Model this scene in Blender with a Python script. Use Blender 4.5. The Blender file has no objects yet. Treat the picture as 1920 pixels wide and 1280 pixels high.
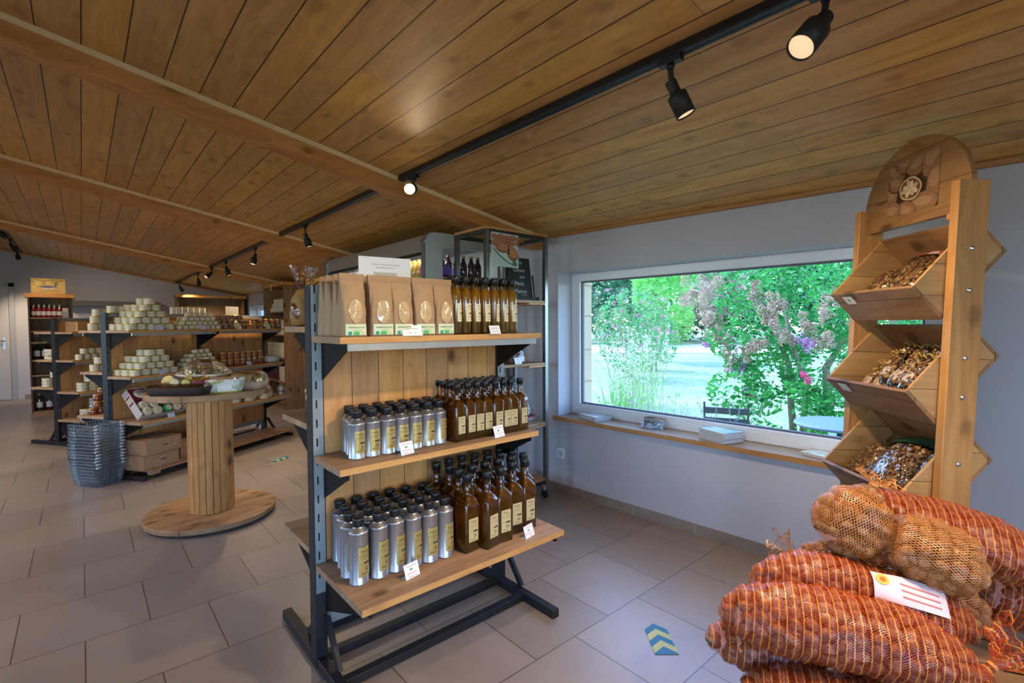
import bpy, math, random
from mathutils import Vector, Matrix, noise as mnoise
sc = bpy.context.scene
COL = sc.collection
PI = math.pi
rad = math.radians
# ------------------------------------------------------------------ camera
cam = bpy.data.cameras.new('camera'); camo = bpy.data.objects.new('camera', cam); COL.objects.link(camo)
cam.sensor_width = 36.0; cam.lens = 928.1 / 1920 * 36; cam.clip_start = 0.02; cam.clip_end = 400
YAW, PITCH, ROLL = rad(40.983), rad(2.010), rad(-.325)
_f = Vector((math.sin(YAW) * math.cos(PITCH), math.cos(YAW) * math.cos(PITCH), -math.sin(PITCH)))
_u = (Vector((0, 0, 1)) - _f * _f.z).normalized(); _r = _f.cross(_u)
_R = _r * math.cos(ROLL) + _u * math.sin(ROLL); _U = _u * math.cos(ROLL) - _r * math.sin(ROLL)
camo.matrix_world = Matrix(((_R.x, _U.x, -_f.x, 0), (_R.y, _U.y, -_f.y, 0), (_R.z, _U.z, -_f.z, 1.36), (0, 0, 0, 1)))
sc.camera = camo
# ------------------------------------------------------------------ view, world, sun
sc.view_settings.view_transform = 'Standard'; sc.view_settings.look = 'None'
sc.view_settings.gamma = 1.0; sc.view_settings.use_curve_mapping = False
sc.view_settings.exposure = 0.5
sc.cycles.use_denoising = True
sc.cycles.max_bounces = 10; sc.cycles.diffuse_bounces = 5; sc.cycles.glossy_bounces = 4
sc.cycles.transmission_bounces = 8; sc.cycles.transparent_max_bounces = 24
sc.cycles.caustics_reflective = False; sc.cycles.caustics_refractive = False
sc.cycles.sample_clamp_indirect = 6.0
w = bpy.data.worlds.new('world'); sc.world = w; w.use_nodes = True
wn = w.node_tree; bg = wn.nodes['Background']
sky = wn.nodes.new('ShaderNodeTexSky'); sky.sky_type = 'NISHITA'; sky.sun_disc = False
sky.sun_elevation = rad(50); sky.sun_rotation = rad(-3); sky.altitude = 100; sky.dust_density = 0.6
mx = wn.nodes.new('ShaderNodeMix'); mx.data_type = 'RGBA'; mx.blend_type = 'MULTIPLY'; mx.inputs[0].default_value = 1.0; mx.inputs[7].default_value = (.78, .93, 1.22, 1)
wn.links.new(sky.outputs[0], mx.inputs[6]); wn.links.new(mx.outputs[2], bg.inputs[0]); bg.inputs[1].default_value = 1.15
sl = bpy.data.lights.new('sun', 'SUN'); sl.energy = 3.2; sl.angle = rad(.6); sl.color = (1, .96, .88)
so = bpy.data.objects.new('sun', sl); COL.objects.link(so); so.location = (8, 20, 20)
so.rotation_euler = Vector((-.03, .64, .77)).to_track_quat('Z', 'Y').to_euler()
LAMP = 1.5      # common factor on every track spotlight
SPOT_W = 26.0

# ------------------------------------------------------------------ mesh builder
class MB:
    def __init__(s): s.v = []; s.f = []; s.mi = []; s.sm = []; s.uv = {}
    def add(s, vs, fs, mi=0, sm=False, T=None):
        b = len(s.v)
        s.v += [tuple(T @ Vector(p)) for p in vs] if T else [tuple(p) for p in vs]
        s.f += [[b + i for i in f] for f in fs]; s.mi += [mi] * len(fs); s.sm += [sm] * len(fs)
        return b
    def box(s, a, b, mi=0, T=None):
        x0, y0, z0 = a; x1, y1, z1 = b
        s.add([(x0, y0, z0), (x1, y0, z0), (x1, y1, z0), (x0, y1, z0), (x0, y0, z1), (x1, y0, z1), (x1, y1, z1), (x0, y1, z1)],
              [(0, 3, 2, 1), (4, 5, 6, 7), (0, 1, 5, 4), (1, 2, 6, 5), (2, 3, 7, 6), (3, 0, 4, 7)], mi, False, T)
    def cbox(s, c, d, mi=0, T=None):
        s.box([c[i] - d[i] / 2 for i in range(3)], [c[i] + d[i] / 2 for i in range(3)], mi, T)
    def rings(s, rs, mi=0, sm=True, T=None, cap0=True, cap1=True, closed=True):
        n = len(rs[0]); vs = [p for r in rs for p in r]; fs = []
        for k in range(len(rs) - 1):
            for i in range(n if closed else n - 1):
                j = (i + 1) % n
                fs.append((k * n + i, k * n + j, (k + 1) * n + j, (k + 1) * n + i))
        b = s.add(vs, fs, mi, sm, T)
        if cap0: s.f.append([b + i for i in range(n)][::-1]); s.mi.append(mi); s.sm.append(False)
        if cap1: s.f.append([b + (len(rs) - 1) * n + i for i in range(n)]); s.mi.append(mi); s.sm.append(False)
    def lathe(s, prof, n=20, mi=0, T=None, cap=True, sm=True):
        s.rings([[(r * math.cos(2 * PI * i / n), r * math.sin(2 * PI * i / n), z) for i in range(n)] for r, z in prof], mi, sm, T, cap, cap)
    def tube(s, pts, r, n=6, mi=0, T=None, cap=True):
        pts = [Vector(p) for p in pts]; rs = []; up = None
        for i, p in enumerate(pts):
            t = (pts[min(i + 1, len(pts) - 1)] - pts[max(i - 1, 0)]).normalized()
            if up is None or abs(up.dot(t)) > .98: up = Vector((0, 0, 1)) if abs(t.z) < .9 else Vector((1, 0, 0))
            a = t.cross(up).normalized(); b = a.cross(t); up = b
            rr = r[i] if isinstance(r, (list, tuple)) else r
            rs.append([p + a * rr * math.cos(2 * PI * k / n) + b * rr * math.sin(2 * PI * k / n) for k in range(n)])
        s.rings(rs, mi, n > 4, T, cap, cap)
    def bar(s, p, q, wd, mi=0, up=(0, 0, 1), h=None):
        p = Vector(p); q = Vector(q); t = (q - p); L = t.length; t.normalize(); up = Vector(up)
        if abs(t.dot(up)) > .99: up = Vector((0, 1, 0))
        a = t.cross(up).normalized(); b = a.cross(t)
        T = Matrix(((t.x, a.x, b.x, p.x), (t.y, a.y, b.y, p.y), (t.z, a.z, b.z, p.z), (0, 0, 0, 1)))
        h = h or wd
        s.box((0, -wd / 2, -h / 2), (L, wd / 2, h / 2), mi, T)
    def prism(s, poly, h, mi=0, T=None):            # poly in xy extruded along z 0..h
        n = len(poly)
        s.add([(x, y, 0) for x, y in poly] + [(x, y, h) for x, y in poly],
              [list(range(n))[::-1], list(range(n, 2 * n))] + [(i, (i + 1) % n, n + (i + 1) % n, n + i) for i in range(n)], mi, False, T)
    def text(s, body, size, fn, mi=0, align='CENTER'):  # fn maps (x,y) of the flat text to 3D
        vs, fs = text_geo(body, align)
        s.add([fn(x * size, y * size) for x, y in vs], fs, mi)
    def obj(s, name, mats, parent=None, loc=None, rz=0, bev=0, seg=1, rot=None):
        me = bpy.data.meshes.new(name); me.from_pydata(s.v, [], s.f)
        for m in (mats if isinstance(mats, (list, tuple)) else [mats]): me.materials.append(m)
        me.polygons.foreach_set('material_index', s.mi); me.polygons.foreach_set('use_smooth', s.sm)
        if s.uv:
            l = me.uv_layers.new(name='UVMap')
            for lp in me.loops: l.data[lp.index].uv = s.uv.get(lp.vertex_index, (0, 0))
        me.update()
        o = bpy.data.objects.new(name, me); COL.objects.link(o)
        if parent: o.parent = parent
        if loc: o.location = loc
        o.rotation_euler = rot if rot else (0, 0, rz)
        if bev:
            m = o.modifiers.new('bevel', 'BEVEL'); m.width = bev; m.segments = seg; m.limit_method = 'ANGLE'; m.angle_limit = rad(40)
        return o
_tg = {}
def text_geo(body, align):
    k = (body, align)
    if k not in _tg:
        c = bpy.data.curves.new('t', 'FONT'); c.body = body; c.size = 1; c.align_x = align; c.resolution_u = 2
        o = bpy.data.objects.new('t', c); COL.objects.link(o)
        me = bpy.data.meshes.new_from_object(o.evaluated_get(bpy.context.evaluated_depsgraph_get()))
        _tg[k] = ([(v.co.x, v.co.y) for v in me.vertices], [list(p.vertices) for p in me.polygons])
        bpy.data.objects.remove(o); bpy.data.curves.remove(c); bpy.data.meshes.remove(me)
    return _tg[k]
def tag(o, label=None, cat=None, group=None, kind=None):
    if label: o['label'] = label
    if cat: o['category'] = cat
    if group: o['group'] = group
    if kind: o['kind'] = kind
    return o
def thing(name, label, cat, loc=(0, 0, 0), rz=0, group=None, rot=None):
    o = bpy.data.objects.new(name, None); COL.objects.link(o); o.empty_display_size = .05
    o.location = loc; o.rotation_euler = rot if rot else (0, 0, rz)
    return tag(o, label, cat, group)
def dup(root, loc, rz=None, label=None, group=None, rot=None, scale=None):
    r = root.copy(); COL.objects.link(r); r.location = loc
    if rot: r.rotation_euler = rot
    elif rz is not None: r.rotation_euler = (0, 0, rz)
    if scale: r.scale = scale
    if label: r['label'] = label
    if group: r['group'] = group
    for ch in list(root.children):
        c = ch.copy(); COL.objects.link(c); c.parent = r
        for g in list(ch.children):
            d = g.copy(); COL.objects.link(d); d.parent = c
    return r
class Kit:          # first placement moves the prototype itself, later ones copy it
    def __init__(s, root): s.root = root; s.used = False
    def put(s, loc, rz=0, label=None, group=None, rot=None, scale=None):
        if not s.used:
            s.used = True; o = s.root; o.location = loc; o.rotation_euler = rot if rot else (0, 0, rz)
            if scale: o.scale = scale
            if label: o['label'] = label
            if group: o['group'] = group
            return o
        return dup(s.root, loc, rz, label, group, rot, scale)
def struct(name, mb, mats, **k):
    return tag(mb.obj(name, mats, **k), kind='structure')
ORD = ['first', 'second', 'third', 'fourth', 'fifth', 'sixth', 'seventh', 'eighth', 'ninth', 'tenth', 'eleventh', 'twelfth', 'thirteenth', 'fourteenth', 'fifteenth']

# ------------------------------------------------------------------ materials
class G:
    def __init__(s, name):
        s.m = bpy.data.materials.new(name); s.m.use_nodes = True; s.t = s.m.node_tree; s.t.nodes.clear()
        s.o = s.t.nodes.new('ShaderNodeOutputMaterial')
    def __call__(s, ty, ins=None, out=0, **pr):
        n = s.t.nodes.new('ShaderNode' + ty)
        for k, v in pr.items(): setattr(n, k, v)
        for k, v in (ins or {}).items():
            sk = n.inputs[k]
            if isinstance(v, bpy.types.NodeSocket): s.t.links.new(v, sk)
            else:
                if sk.type == 'RGBA' and len(v) == 3: v = (*v, 1)
                sk.default_value = v
        return n.outputs[out]
    def math(s, op, a, b=None, c=None, clamp=False):
        d = {0: a}
        if b is not None: d[1] = b
        if c is not None: d[2] = c
        return s('Math', d, operation=op, use_clamp=clamp)
    def mix(s, f, a, b): return s('Mix', {0: f, 6: a, 7: b}, out=2, data_type='RGBA')
    def ramp(s, f, stops):
        o = s('ValToRGB', {0: f}); r = o.node.color_ramp
        while len(r.elements) < len(stops): r.elements.new(.5)
        for e, (p, c) in zip(r.elements, stops): e.position = p; e.color = (*c, 1)
        return o
    def done(s, sh): s.t.links.new(sh, s.o.inputs[0]); return s.m
_mc = {}
def P(name, col, rough=.5, metal=0, spec=.5, trans=0, ior=1.45, emit=None, es=0, noise=0, nscale=20, coat=0, bump=0, bscale=200):
    if name in _mc: return _mc[name]
    g = G(name); c = col
    if noise:
        t = g('TexCoord', out=3); n = g('TexNoise', {'Vector': t, 'Scale': nscale, 'Detail': 5})
        c = g.mix(n, tuple(x * (1 - noise) for x in col), tuple(min(1, x * (1 + noise)) for x in col))
    d = {'Base Color': c, 'Roughness': rough, 'Metallic': metal, 'Specular IOR Level': spec, 'Transmission Weight': trans, 'IOR': ior, 'Coat Weight': coat}
    if emit: d['Emission Color'] = emit; d['Emission Strength'] = es
    if bump:
        t = g('TexCoord', out=3); n = g('TexNoise', {'Vector': t, 'Scale': bscale, 'Detail': 3})
        d['Normal'] = g('Bump', {'Height': n, 'Strength': bump, 'Distance': .002})
    _mc[name] = g.done(g('BsdfPrincipled', d)); return _mc[name]
def wood(name, c1, c2, along='Z', across='X', pw=0, off=0, seam=.004, L=0, rough=.5, knots=.5, tone=.25, fine=1.0, seamc=(.05, .025, .01), ocd=3, stain=0):
    g = G(name); co = g('TexCoord', out=3); xyz = g('SeparateXYZ', {0: co}).node.outputs
    al = xyz['XYZ'.index(along)]; ac = xyz['XYZ'.index(across)]; th = xyz['XYZ'.index(({'X', 'Y', 'Z'} - {along, across}).pop())]
    if pw:
        q = g.math('DIVIDE', g.math('SUBTRACT', ac, off), pw); idx = g.math('FLOOR', q); fr = g.math('SUBTRACT', q, idx)
        rnd = g('TexWhiteNoise', {'W': idx}, noise_dimensions='1D')
        edge = g.math('MULTIPLY', g.math('MINIMUM', fr, g.math('SUBTRACT', 1, fr)), pw)
        sm = g.math('LESS_THAN', edge, seam / 2)
        if L:
            q2 = g.math('DIVIDE', g.math('ADD', al, g.math('MULTIPLY', rnd, L * 5)), L); i2 = g.math('FLOOR', q2)
            f2 = g.math('MULTIPLY', g.math('SUBTRACT', q2, i2), L)
            sm = g.math('MAXIMUM', sm, g.math('MULTIPLY', g.math('LESS_THAN', f2, .0025), .6))
            rnd = g('TexWhiteNoise', {'W': g.math('ADD', idx, g.math('MULTIPLY', i2, 7.31))}, noise_dimensions='1D')
    else: rnd = .37; sm = None
    sh = g.math('MULTIPLY', rnd, 23.0)
    v = g('CombineXYZ', {0: g.math('ADD', g.math('MULTIPLY', ac, 14 * fine), sh), 1: g.math('ADD', g.math('MULTIPLY', al, .9), sh), 2: g.math('MULTIPLY', th, 14 * fine)})
    warp = g('TexNoise', {'Vector': g('CombineXYZ', {0: g.math('ADD', g.math('MULTIPLY', ac, 4), sh), 1: g.math('MULTIPLY', al, 1.4), 2: sh}), 'Scale': 1.0, 'Detail': 2})
    v = g('VectorMath', {0: v, 1: g('CombineXYZ', {0: g.math('MULTIPLY', warp, 5), 1: 0.0, 2: g.math('MULTIPLY', warp, 5)})}, operation='ADD')
    gr = g('TexNoise', {'Vector': v, 'Scale': 1.6, 'Detail': 6, 'Roughness': .6})
    fi = g('TexNoise', {'Vector': g('CombineXYZ', {0: g.math('MULTIPLY', ac, 160), 1: g.math('MULTIPLY', al, 5), 2: g.math('MULTIPLY', th, 160)}), 'Scale': 1, 'Detail': 3})
    f = g.math('ADD', g.math('MULTIPLY', gr, .75), g.math('MULTIPLY', fi, .25))
    col = g.ramp(f, [(.3, c1), (.68, c2)])
    col = g.mix(g.math('MULTIPLY', tone, 1.0), col, g('HueSaturation', {'Color': col, 'Hue': g.math('ADD', .485, g.math('MULTIPLY', rnd, .03)), 'Saturation': g.math('ADD', .8, g.math('MULTIPLY', rnd, .4)), 'Value': g.math('ADD', .45, g.math('MULTIPLY', rnd, 1.1))}))
    if knots:
        kv = g('CombineXYZ', {0: g.math('ADD', g.math('MULTIPLY', ac, 5.2), sh), 1: g.math('ADD', g.math('MULTIPLY', al, 3.3), g.math('MULTIPLY', sh, 1.7)), 2: 0.0})
        kd = g('TexVoronoi', {'Vector': kv, 'Scale': 1.0, 'Randomness': 1.0}, feature='F1', voronoi_dimensions='2D')
        kd = g.math('ADD', kd, g.math('LESS_THAN', g('SeparateColor', {0: kd.node.outputs[1]}), .40))
        kn = g.math('ADD', kd, g.math('MULTIPLY', g.math('SUBTRACT', gr, .5), .12))
        km = g('MapRange', {0: kn, 1: .06, 2: .15, 3: knots, 4: 0.0})
        halo = g('MapRange', {0: kn, 1: .12, 2: .30, 3: knots * .35, 4: 0.0}); col = g.mix(halo, col, c1)
        col = g.mix(km, col, tuple(x * .3 for x in c1))
    if stain:
        sn = g('TexNoise', {'Vector': g('CombineXYZ', {0: g.math('MULTIPLY', ac, 9), 1: g.math('MULTIPLY', al, 3), 2: g.math('MULTIPLY', th, 9)}), 'Scale': 1.0, 'Detail': 4})
        col = g.mix(g('MapRange', {0: sn, 1: .52, 2: .68, 3: 0.0, 4: stain}), col, tuple(x * .45 for x in c1))
    h = f
    if sm is not None:
        col = g.mix(sm, col, seamc); h = g.math('SUBTRACT', g.math('MULTIPLY', f, .15), g.math('MULTIPLY', sm, 1.0))
    b = g('Bump', {'Height': h, 'Strength': .25, 'Distance': .004})
    return g.done(g('BsdfPrincipled', {'Base Color': col, 'Roughness': rough, 'Normal': b, 'Specular IOR Level': .4}))
def thin_glass(name, tint=(1, 1, 1), refl=1.0, haze=0):
    if name in _mc: return _mc[name]
    g = G(name); tr = g('BsdfTransparent', {0: tint}); gl = g('BsdfGlossy', {'Color': (1, 1, 1), 'Roughness': .02 + haze})
    f = g.math('MULTIPLY', g('Fresnel', {'IOR': 1.5}), refl, clamp=True)
    _mc[name] = g.done(g('MixShader', {0: f, 1: tr, 2: gl})); return _mc[name]
def film(name, amt=.18, tint=(1, 1, 1)):       # crumpled clear cellophane
    if name in _mc: return _mc[name]
    g = G(name); t = g('TexCoord', out=3)
    n = g('TexNoise', {'Vector': t, 'Scale': 28, 'Detail': 3, 'Distortion': .8})
    b = g('Bump', {'Height': n, 'Strength': 1.0, 'Distance': .012})
    gl = g('BsdfGlossy', {'Color': (.95, .97, 1), 'Roughness': .08, 'Normal': b}); tr = g('BsdfTransparent', {0: tint})
    f = g.math('ADD', g.math('MULTIPLY', g('Fresnel', {'IOR': 1.5, 'Normal': b}), 1.6), amt * .4, clamp=True)
    _mc[name] = g.done(g('MixShader', {0: f, 1: tr, 2: gl})); return _mc[name]
def oil(name, c, deep):
    g = G(name)
    gl = g('BsdfPrincipled', {'Base Color': c, 'Roughness': .02, 'Transmission Weight': 1.0, 'IOR': 1.36})
    tr = g('BsdfTransparent', {0: tuple(min(1, x * 1.0) for x in c)}); df = g('BsdfPrincipled', {'Base Color': deep, 'Roughness': .1})
    a = g('MixShader', {0: .62, 1: gl, 2: tr}); tl = g('BsdfTranslucent', {'Color': deep}); d2 = g('MixShader', {0: .5, 1: df, 2: tl})
    return g.done(g('MixShader', {0: .36, 1: a, 2: d2}))

W_PANEL = wood('pine_panel', (.42, .175, .058), (.68, .345, .135), 'Z', 'X', pw=.118, off=.03, seam=.003, rough=.45, knots=.95, tone=.2)
W_SHELF = wood('shelf_board', (.27, .145, .07), (.50, .31, .165), 'X', 'Y', pw=.2, off=-.01, seam=.002, rough=.55, knots=.8, tone=.3, stain=.35)
W_SHELFX = wood('shelf_edge', (.42, .20, .06), (.62, .33, .11), 'X', 'Z', rough=.5, knots=.3, tone=.1)
W_CEIL = wood('ceiling_boards', (.46, .235, .060), (.73, .425, .135), 'Y', 'X', pw=.1475, off=.327 - .1475 * 40, seam=.0055, L=3.1, rough=.5, knots=.35, tone=.2, seamc=(.07, .032, .01))
W_BEAM = wood('beam_wood', (.44, .17, .04), (.70, .33, .085), 'X', 'Z', rough=.5, knots=.6, tone=.15)
W_BATTEN = wood('batten_wood', (.78, .56, .28), (.88, .68, .38), 'X', 'Z', rough=.5, knots=0, tone=.1)
W_CAB = wood('cabinet_wood', (.20, .10, .04), (.38, .21, .09), 'Z', 'Y', pw=.14, off=.0, seam=.003, rough=.55, knots=.8, tone=.3)
W_CABX = wood('cabinet_wood_cross', (.20, .10, .04), (.38, .21, .09), 'X', 'Z', rough=.55, knots=.6, tone=.2)
W_POST = wood('stand_post', (.33, .14, .04), (.56, .29, .09), 'Z', 'X', rough=.45, knots=.5, tone=.2)
W_TRAY = wood('tray_wood', (.20, .09, .035), (.38, .20, .08), 'Y', 'X', pw=.135, off=.004, seam=.0025, rough=.5, knots=.8, tone=.25, stain=.5)
W_SPOOL = wood('spool_slats', (.34, .135, .032), (.60, .29, .075), 'Z', 'X', rough=.45, knots=.9, tone=.3)
W_DISC = wood('spool_disc', (.26, .13, .055), (.48, .28, .13), 'X', 'Y', pw=.145, off=.02, seam=.003, rough=.6, knots=.8, tone=.3, stain=.4)
M_STEEL = P('dark_steel', (.035, .035, .038), .48, .6, noise=.3, nscale=12)
M_STEELL = P('raw_steel_face', (.30, .33, .34), .42, .45, noise=.35, nscale=9)
M_GALV = P('galvanised_strip', (.42, .45, .45), .4, .7, noise=.2, nscale=15)
M_SLOT = P('slot_shadow', (.008, .006, .008), .9)
M_BLACK = P('black_plastic', (.010, .010, .011), .38)
M_BLACKS = P('black_satin', (.012, .013, .015), .5)
M_WALL = P('wall_paint', (.47, .47, .52), .85, noise=.04, nscale=3, bump=.15, bscale=120)
M_WHITE = P('white_pvc', (.78, .80, .82), .35)
M_PAPER = P('paper', (.80, .80, .80), .8)
M_INK = P('ink_black', (.02, .02, .02), .8)
M_RED = P('ink_red', (.55, .03, .04), .8)
M_GREEN = P('ink_green', (.08, .45, .12), .8)
M_GOLDL = P('gold_label', (.46, .34, .12), .38, .45, noise=.25, nscale=60)
M_CREAM = P('cream_label', (.62, .56, .40), .75)
M_GOLD = P('gold_lid', (.66, .50, .18), .28, .9)
M_TIN = P('brushed_tin', (.45, .45, .47), .36, .88)
M_KRAFT = P('kraft_paper', (.34, .205, .105), .6, noise=.18, nscale=30, bump=.8, bscale=28)
M_CARD = P('cardboard', (.34, .20, .11), .85, noise=.1, nscale=12)
M_SCREW = P('zinc_bolt', (.62, .64, .66), .25, 1.0)
M_OIL = oil('amber_oil', (.92, .56, .09), (.44, .175, .012))
M_OILT = oil('golden_oil', (.99, .78, .22), (.95, .45, .02))
M_GLASS = thin_glass('bottle_glass', (.97, .98, .97), 1.5)
M_PANE = thin_glass('window_pane', (.97, .99, .98), .10)
M_FILM = film('cellophane')
M_MAROON = P('maroon_card', (.17, .012, .035), .6)

# ------------------------------------------------------------------ room shell
def ceil_z(x): return 2.605 - .183 * x
XL, YB, YE = -3.7, -2.6, 13.05
# floor with square tiles in a half bond
g = G('floor_tiles'); co = g('TexCoord', out=3); X, Y, Z = g('SeparateXYZ', {0: co}).node.outputs
T_ = .46
ry = g.math('DIVIDE', g.math('SUBTRACT', Y, .958 - T_ * 20), T_); iy = g.math('FLOOR', ry); fy = g.math('SUBTRACT', ry, iy)
rx = g.math('ADD', g.math('DIVIDE', g.math('SUBTRACT', X, .205 - T_ * 20), T_), g.math('MULTIPLY', g.math('MODULO', iy, 2), .5))
ix = g.math('FLOOR', rx); fx = g.math('SUBTRACT', rx, ix)
ex = g.math('MINIMUM', fx, g.math('SUBTRACT', 1, fx)); ey = g.math('MINIMUM', fy, g.math('SUBTRACT', 1, fy))
gm = g.math('LESS_THAN', g.math('MINIMUM', ex, ey), .0055)
wnz = g('TexWhiteNoise', {'Vector': g('CombineXYZ', {0: ix, 1: iy, 2: 0.0})}, noise_dimensions='3D')
n1 = g('TexNoise', {'Vector': co, 'Scale': 2.2, 'Detail': 6, 'Roughness': .7}); n2 = g('TexNoise', {'Vector': co, 'Scale': 60, 'Detail': 3})
f = g.math('ADD', g.math('MULTIPLY', n1, .6), g.math('ADD', g.math('MULTIPLY', wnz, .25), g.math('MULTIPLY', n2, .2)))
c = g.mix(gm, g.ramp(f, [(.3, (.215, .178, .152)), (.75, (.31, .262, .225))]), (.085, .062, .05))
sp = g('TexNoise', {'Vector': co, 'Scale': 300, 'Detail': 1})
hh = g.math('ADD', g.math('MULTIPLY', gm, -1.0), g.math('MULTIPLY', n2, .12))
M_FLOOR = g.done(g('BsdfPrincipled', {'Base Color': c, 'Roughness': g.math('ADD', .27, g.math('MULTIPLY', n1, .18)), 'Normal': g('Bump', {'Height': hh, 'Strength': .3, 'Distance': .002}), 'Specular IOR Level': .75}))
b = MB(); b.box((XL - .3, YB - .3, -.12), (3.12, YE + .3, 0)); struct('floor', b, M_FLOOR)
b = MB()
b.add([(x, y, ceil_z(x) + dz) for dz in (0, .12) for x, y in ((XL - .3, YB - .3), (3.45, YB - .3), (3.45, YE + .3), (XL - .3, YE + .3))],
      [(0, 1, 2, 3), (7, 6, 5, 4), (0, 4, 5, 1), (1, 5, 6, 2), (2, 6, 7, 3), (3, 7, 4, 0)]); struct('ceiling', b, W_CEIL)
# window wall, near part: own frame, local y runs along the wall, local x = thickness
WA = rad(2.75); WO = (3.03, 0, 0)
def WL(x, y, z=0): return (WO[0] + x * math.cos(WA) - y * math.sin(WA), x * math.sin(WA) + y * math.cos(WA), z)
SILL, HEAD, WY0, WY1 = .60, 1.768, .42, 2.77
M_STONE = P('garden_stone', (.60, .47, .31), .9, noise=.1, nscale=6)
b = MB()
TH = .44
for (y0, y1, z0, z1) in ((YB - .3, WY0, 0, 2.1), (WY1, 3.3, 0, 2.1), (WY0, WY1, 0, SILL), (WY0, WY1, HEAD, 2.1)):
    b.box((0, y0, z0), (.33, y1, z1)); b.box((.3301, y0, z0 - .5 if z0 == 0 else z0), (TH, y1, z1 + .4 if z1 > 2 else z1), 1)
struct('wall_right', b, [M_WALL, M_STONE], loc=WO, rz=WA)
# joints of the stone quoin outside the window
b = MB()
for z in (.86, 1.13, 1.42, 1.68): b.box((.335, WY1 - .004, z), (TH + .002, WY1 + .02, z + .012))
tag(b.obj('trim_4', P('stone_joint', (.42, .30, .18), .9), loc=WO, rz=WA), kind='structure')
b = MB(); b.box((2.95, 3.1, 0), (3.3, 10.85, 2.15)); b.box((2.95, 12.65, 0), (3.3, YE + .3, 2.15)); b.box((2.95, 10.85, 0), (3.3, 12.65, .62)); b.box((2.95, 10.85, 1.79), (3.3, 12.65, 2.15))
struct('wall_far_right', b, M_WALL)
b = MB(); b.add([(XL - .3, YE, 0), (3.3, YE, 0), (3.3, YE, 2.12), (XL - .3, YE, 3.4), (XL - .3, YE + .25, 0), (3.3, YE + .25, 0), (3.3, YE + .25, 2.12), (XL - .3, YE + .25, 3.4)],
                [(0, 1, 2, 3), (7, 6, 5, 4), (0, 4, 5, 1), (1, 5, 6, 2), (2, 6, 7, 3), (3, 7, 4, 0)]); struct('wall_end', b, M_WALL)
b = MB(); b.box((XL - .3, YB - .3, 0), (XL, YE, .7)); b.box((XL - .3, YB - .3, 2.3), (XL, YE, 3.4))
for y0, y1 in ((YB - .3, -1.2), (1.6, 4.2), (7.4, YE)): b.box((XL - .3, y0, .7), (XL, y1, 2.3))
struct('wall_left', b, M_WALL)
b = MB(); b.box((XL, YB - .3, 0), (-2.6, YB, 3.35)); b.box((1.0, YB - .3, 0), (3.3, YB, 2.5)); b.box((-2.6, YB - .3, 2.2), (1.0, YB, 3.15)); b.box((-2.6, YB - .3, 0), (1.0, YB, .1))
struct('wall_back', b, M_WALL)
# windows
def window(name, y0, y1, z0, z1, fw=.085, loc=(0, 0, 0), rz=0, x=.17, mull=()):
    o = thing(name, None, None, loc, rz); tag(o, kind='structure')
    f = MB(); d = .06
    for a, c in (((x, y0, z0), (x + d, y1, z0 + fw)), ((x, y0, z1 - fw * .75), (x + d, y1, z1)), ((x, y0, z0 + fw), (x + d, y0 + fw, z1 - fw * .75)), ((x, y1 - fw, z0 + fw), (x + d, y1, z1 - fw * .75))): f.box(a, c)
    for m in mull: f.box((x, m - .03, z0 + fw), (x + d, m + .03, z1 - fw * .75))
    e = MB(); i = .012                                  # inner glazing bead step
    for a, c in (((x + .02, y0 + fw, z0 + fw), (x + .045, y1 - fw, z0 + fw + i)), ((x + .02, y0 + fw, z1 - fw * .75 - i), (x + .045, y1 - fw, z1 - fw * .75)), ((x + .02, y0 + fw, z0 + fw + i), (x + .045, y0 + fw + i, z1 - fw * .75 - i)), ((x + .02, y1 - fw - i, z0 + fw + i), (x + .045, y1 - fw, z1 - fw * .75 - i))): e.box(a, c)
    f.obj('window_frame', M_WHITE, o, bev=.004, seg=2); e.obj('glazing_bead', P('grey_gasket', (.12, .13, .15), .6), o)
    p = MB(); p.box((x + .03, y0 + fw, z0 + fw), (x + .034, y1 - fw, z1 - fw * .75)); p.obj('pane', M_PANE, o)
    return o
window('window_1', WY0, WY1, SILL + .02, HEAD, loc=WO, rz=WA, x=.17)
window('window_2', 10.85, 12.65, .62, 1.79, x=3.12)
window('fill_window_3', -1.2, 1.6, .7, 2.3, loc=(XL - .3, 0, 0), x=.1, mull=(.2,))  # unseen window, added to let more daylight in
window('fill_window_4', 4.2, 7.4, .7, 2.3, loc=(XL - .3, 0, 0), x=.1, mull=(5.3, 6.3))  # second unseen window added on the left wall for daylight
window('fill_window_5', -1.0, 2.6, .1, 2.2, loc=(0, YB, 0), rz=rad(90), x=-.2 + .05, mull=(.2, 1.4))  # unseen glazing behind the camera, added for fill light from that side
# sill board
W_SILL = wood('sill_wood', (.24, .15, .08), (.40, .27, .15), 'Y', 'X', pw=.3, off=-.12, seam=.0, rough=.28, knots=0, tone=.1)
W_SILLE = wood('sill_edge', (.36, .16, .045), (.50, .25, .08), 'Y', 'Z', rough=.4, knots=.2, tone=.1)
b = MB(); b.box((-.035, WY0, SILL - .012), (.18, WY1 + .025, SILL + .02)); b.box((-.0405, WY0, SILL - .012), (-.0351, WY1 + .025, SILL + .0195), 1)
struct('trim_1', b, [W_SILL, W_SILLE], loc=WO, rz=WA)
b = MB(); b.box((2.93, 10.85, .60), (3.1, 12.65, .63)); struct('trim_5', b, W_SILL)
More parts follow.
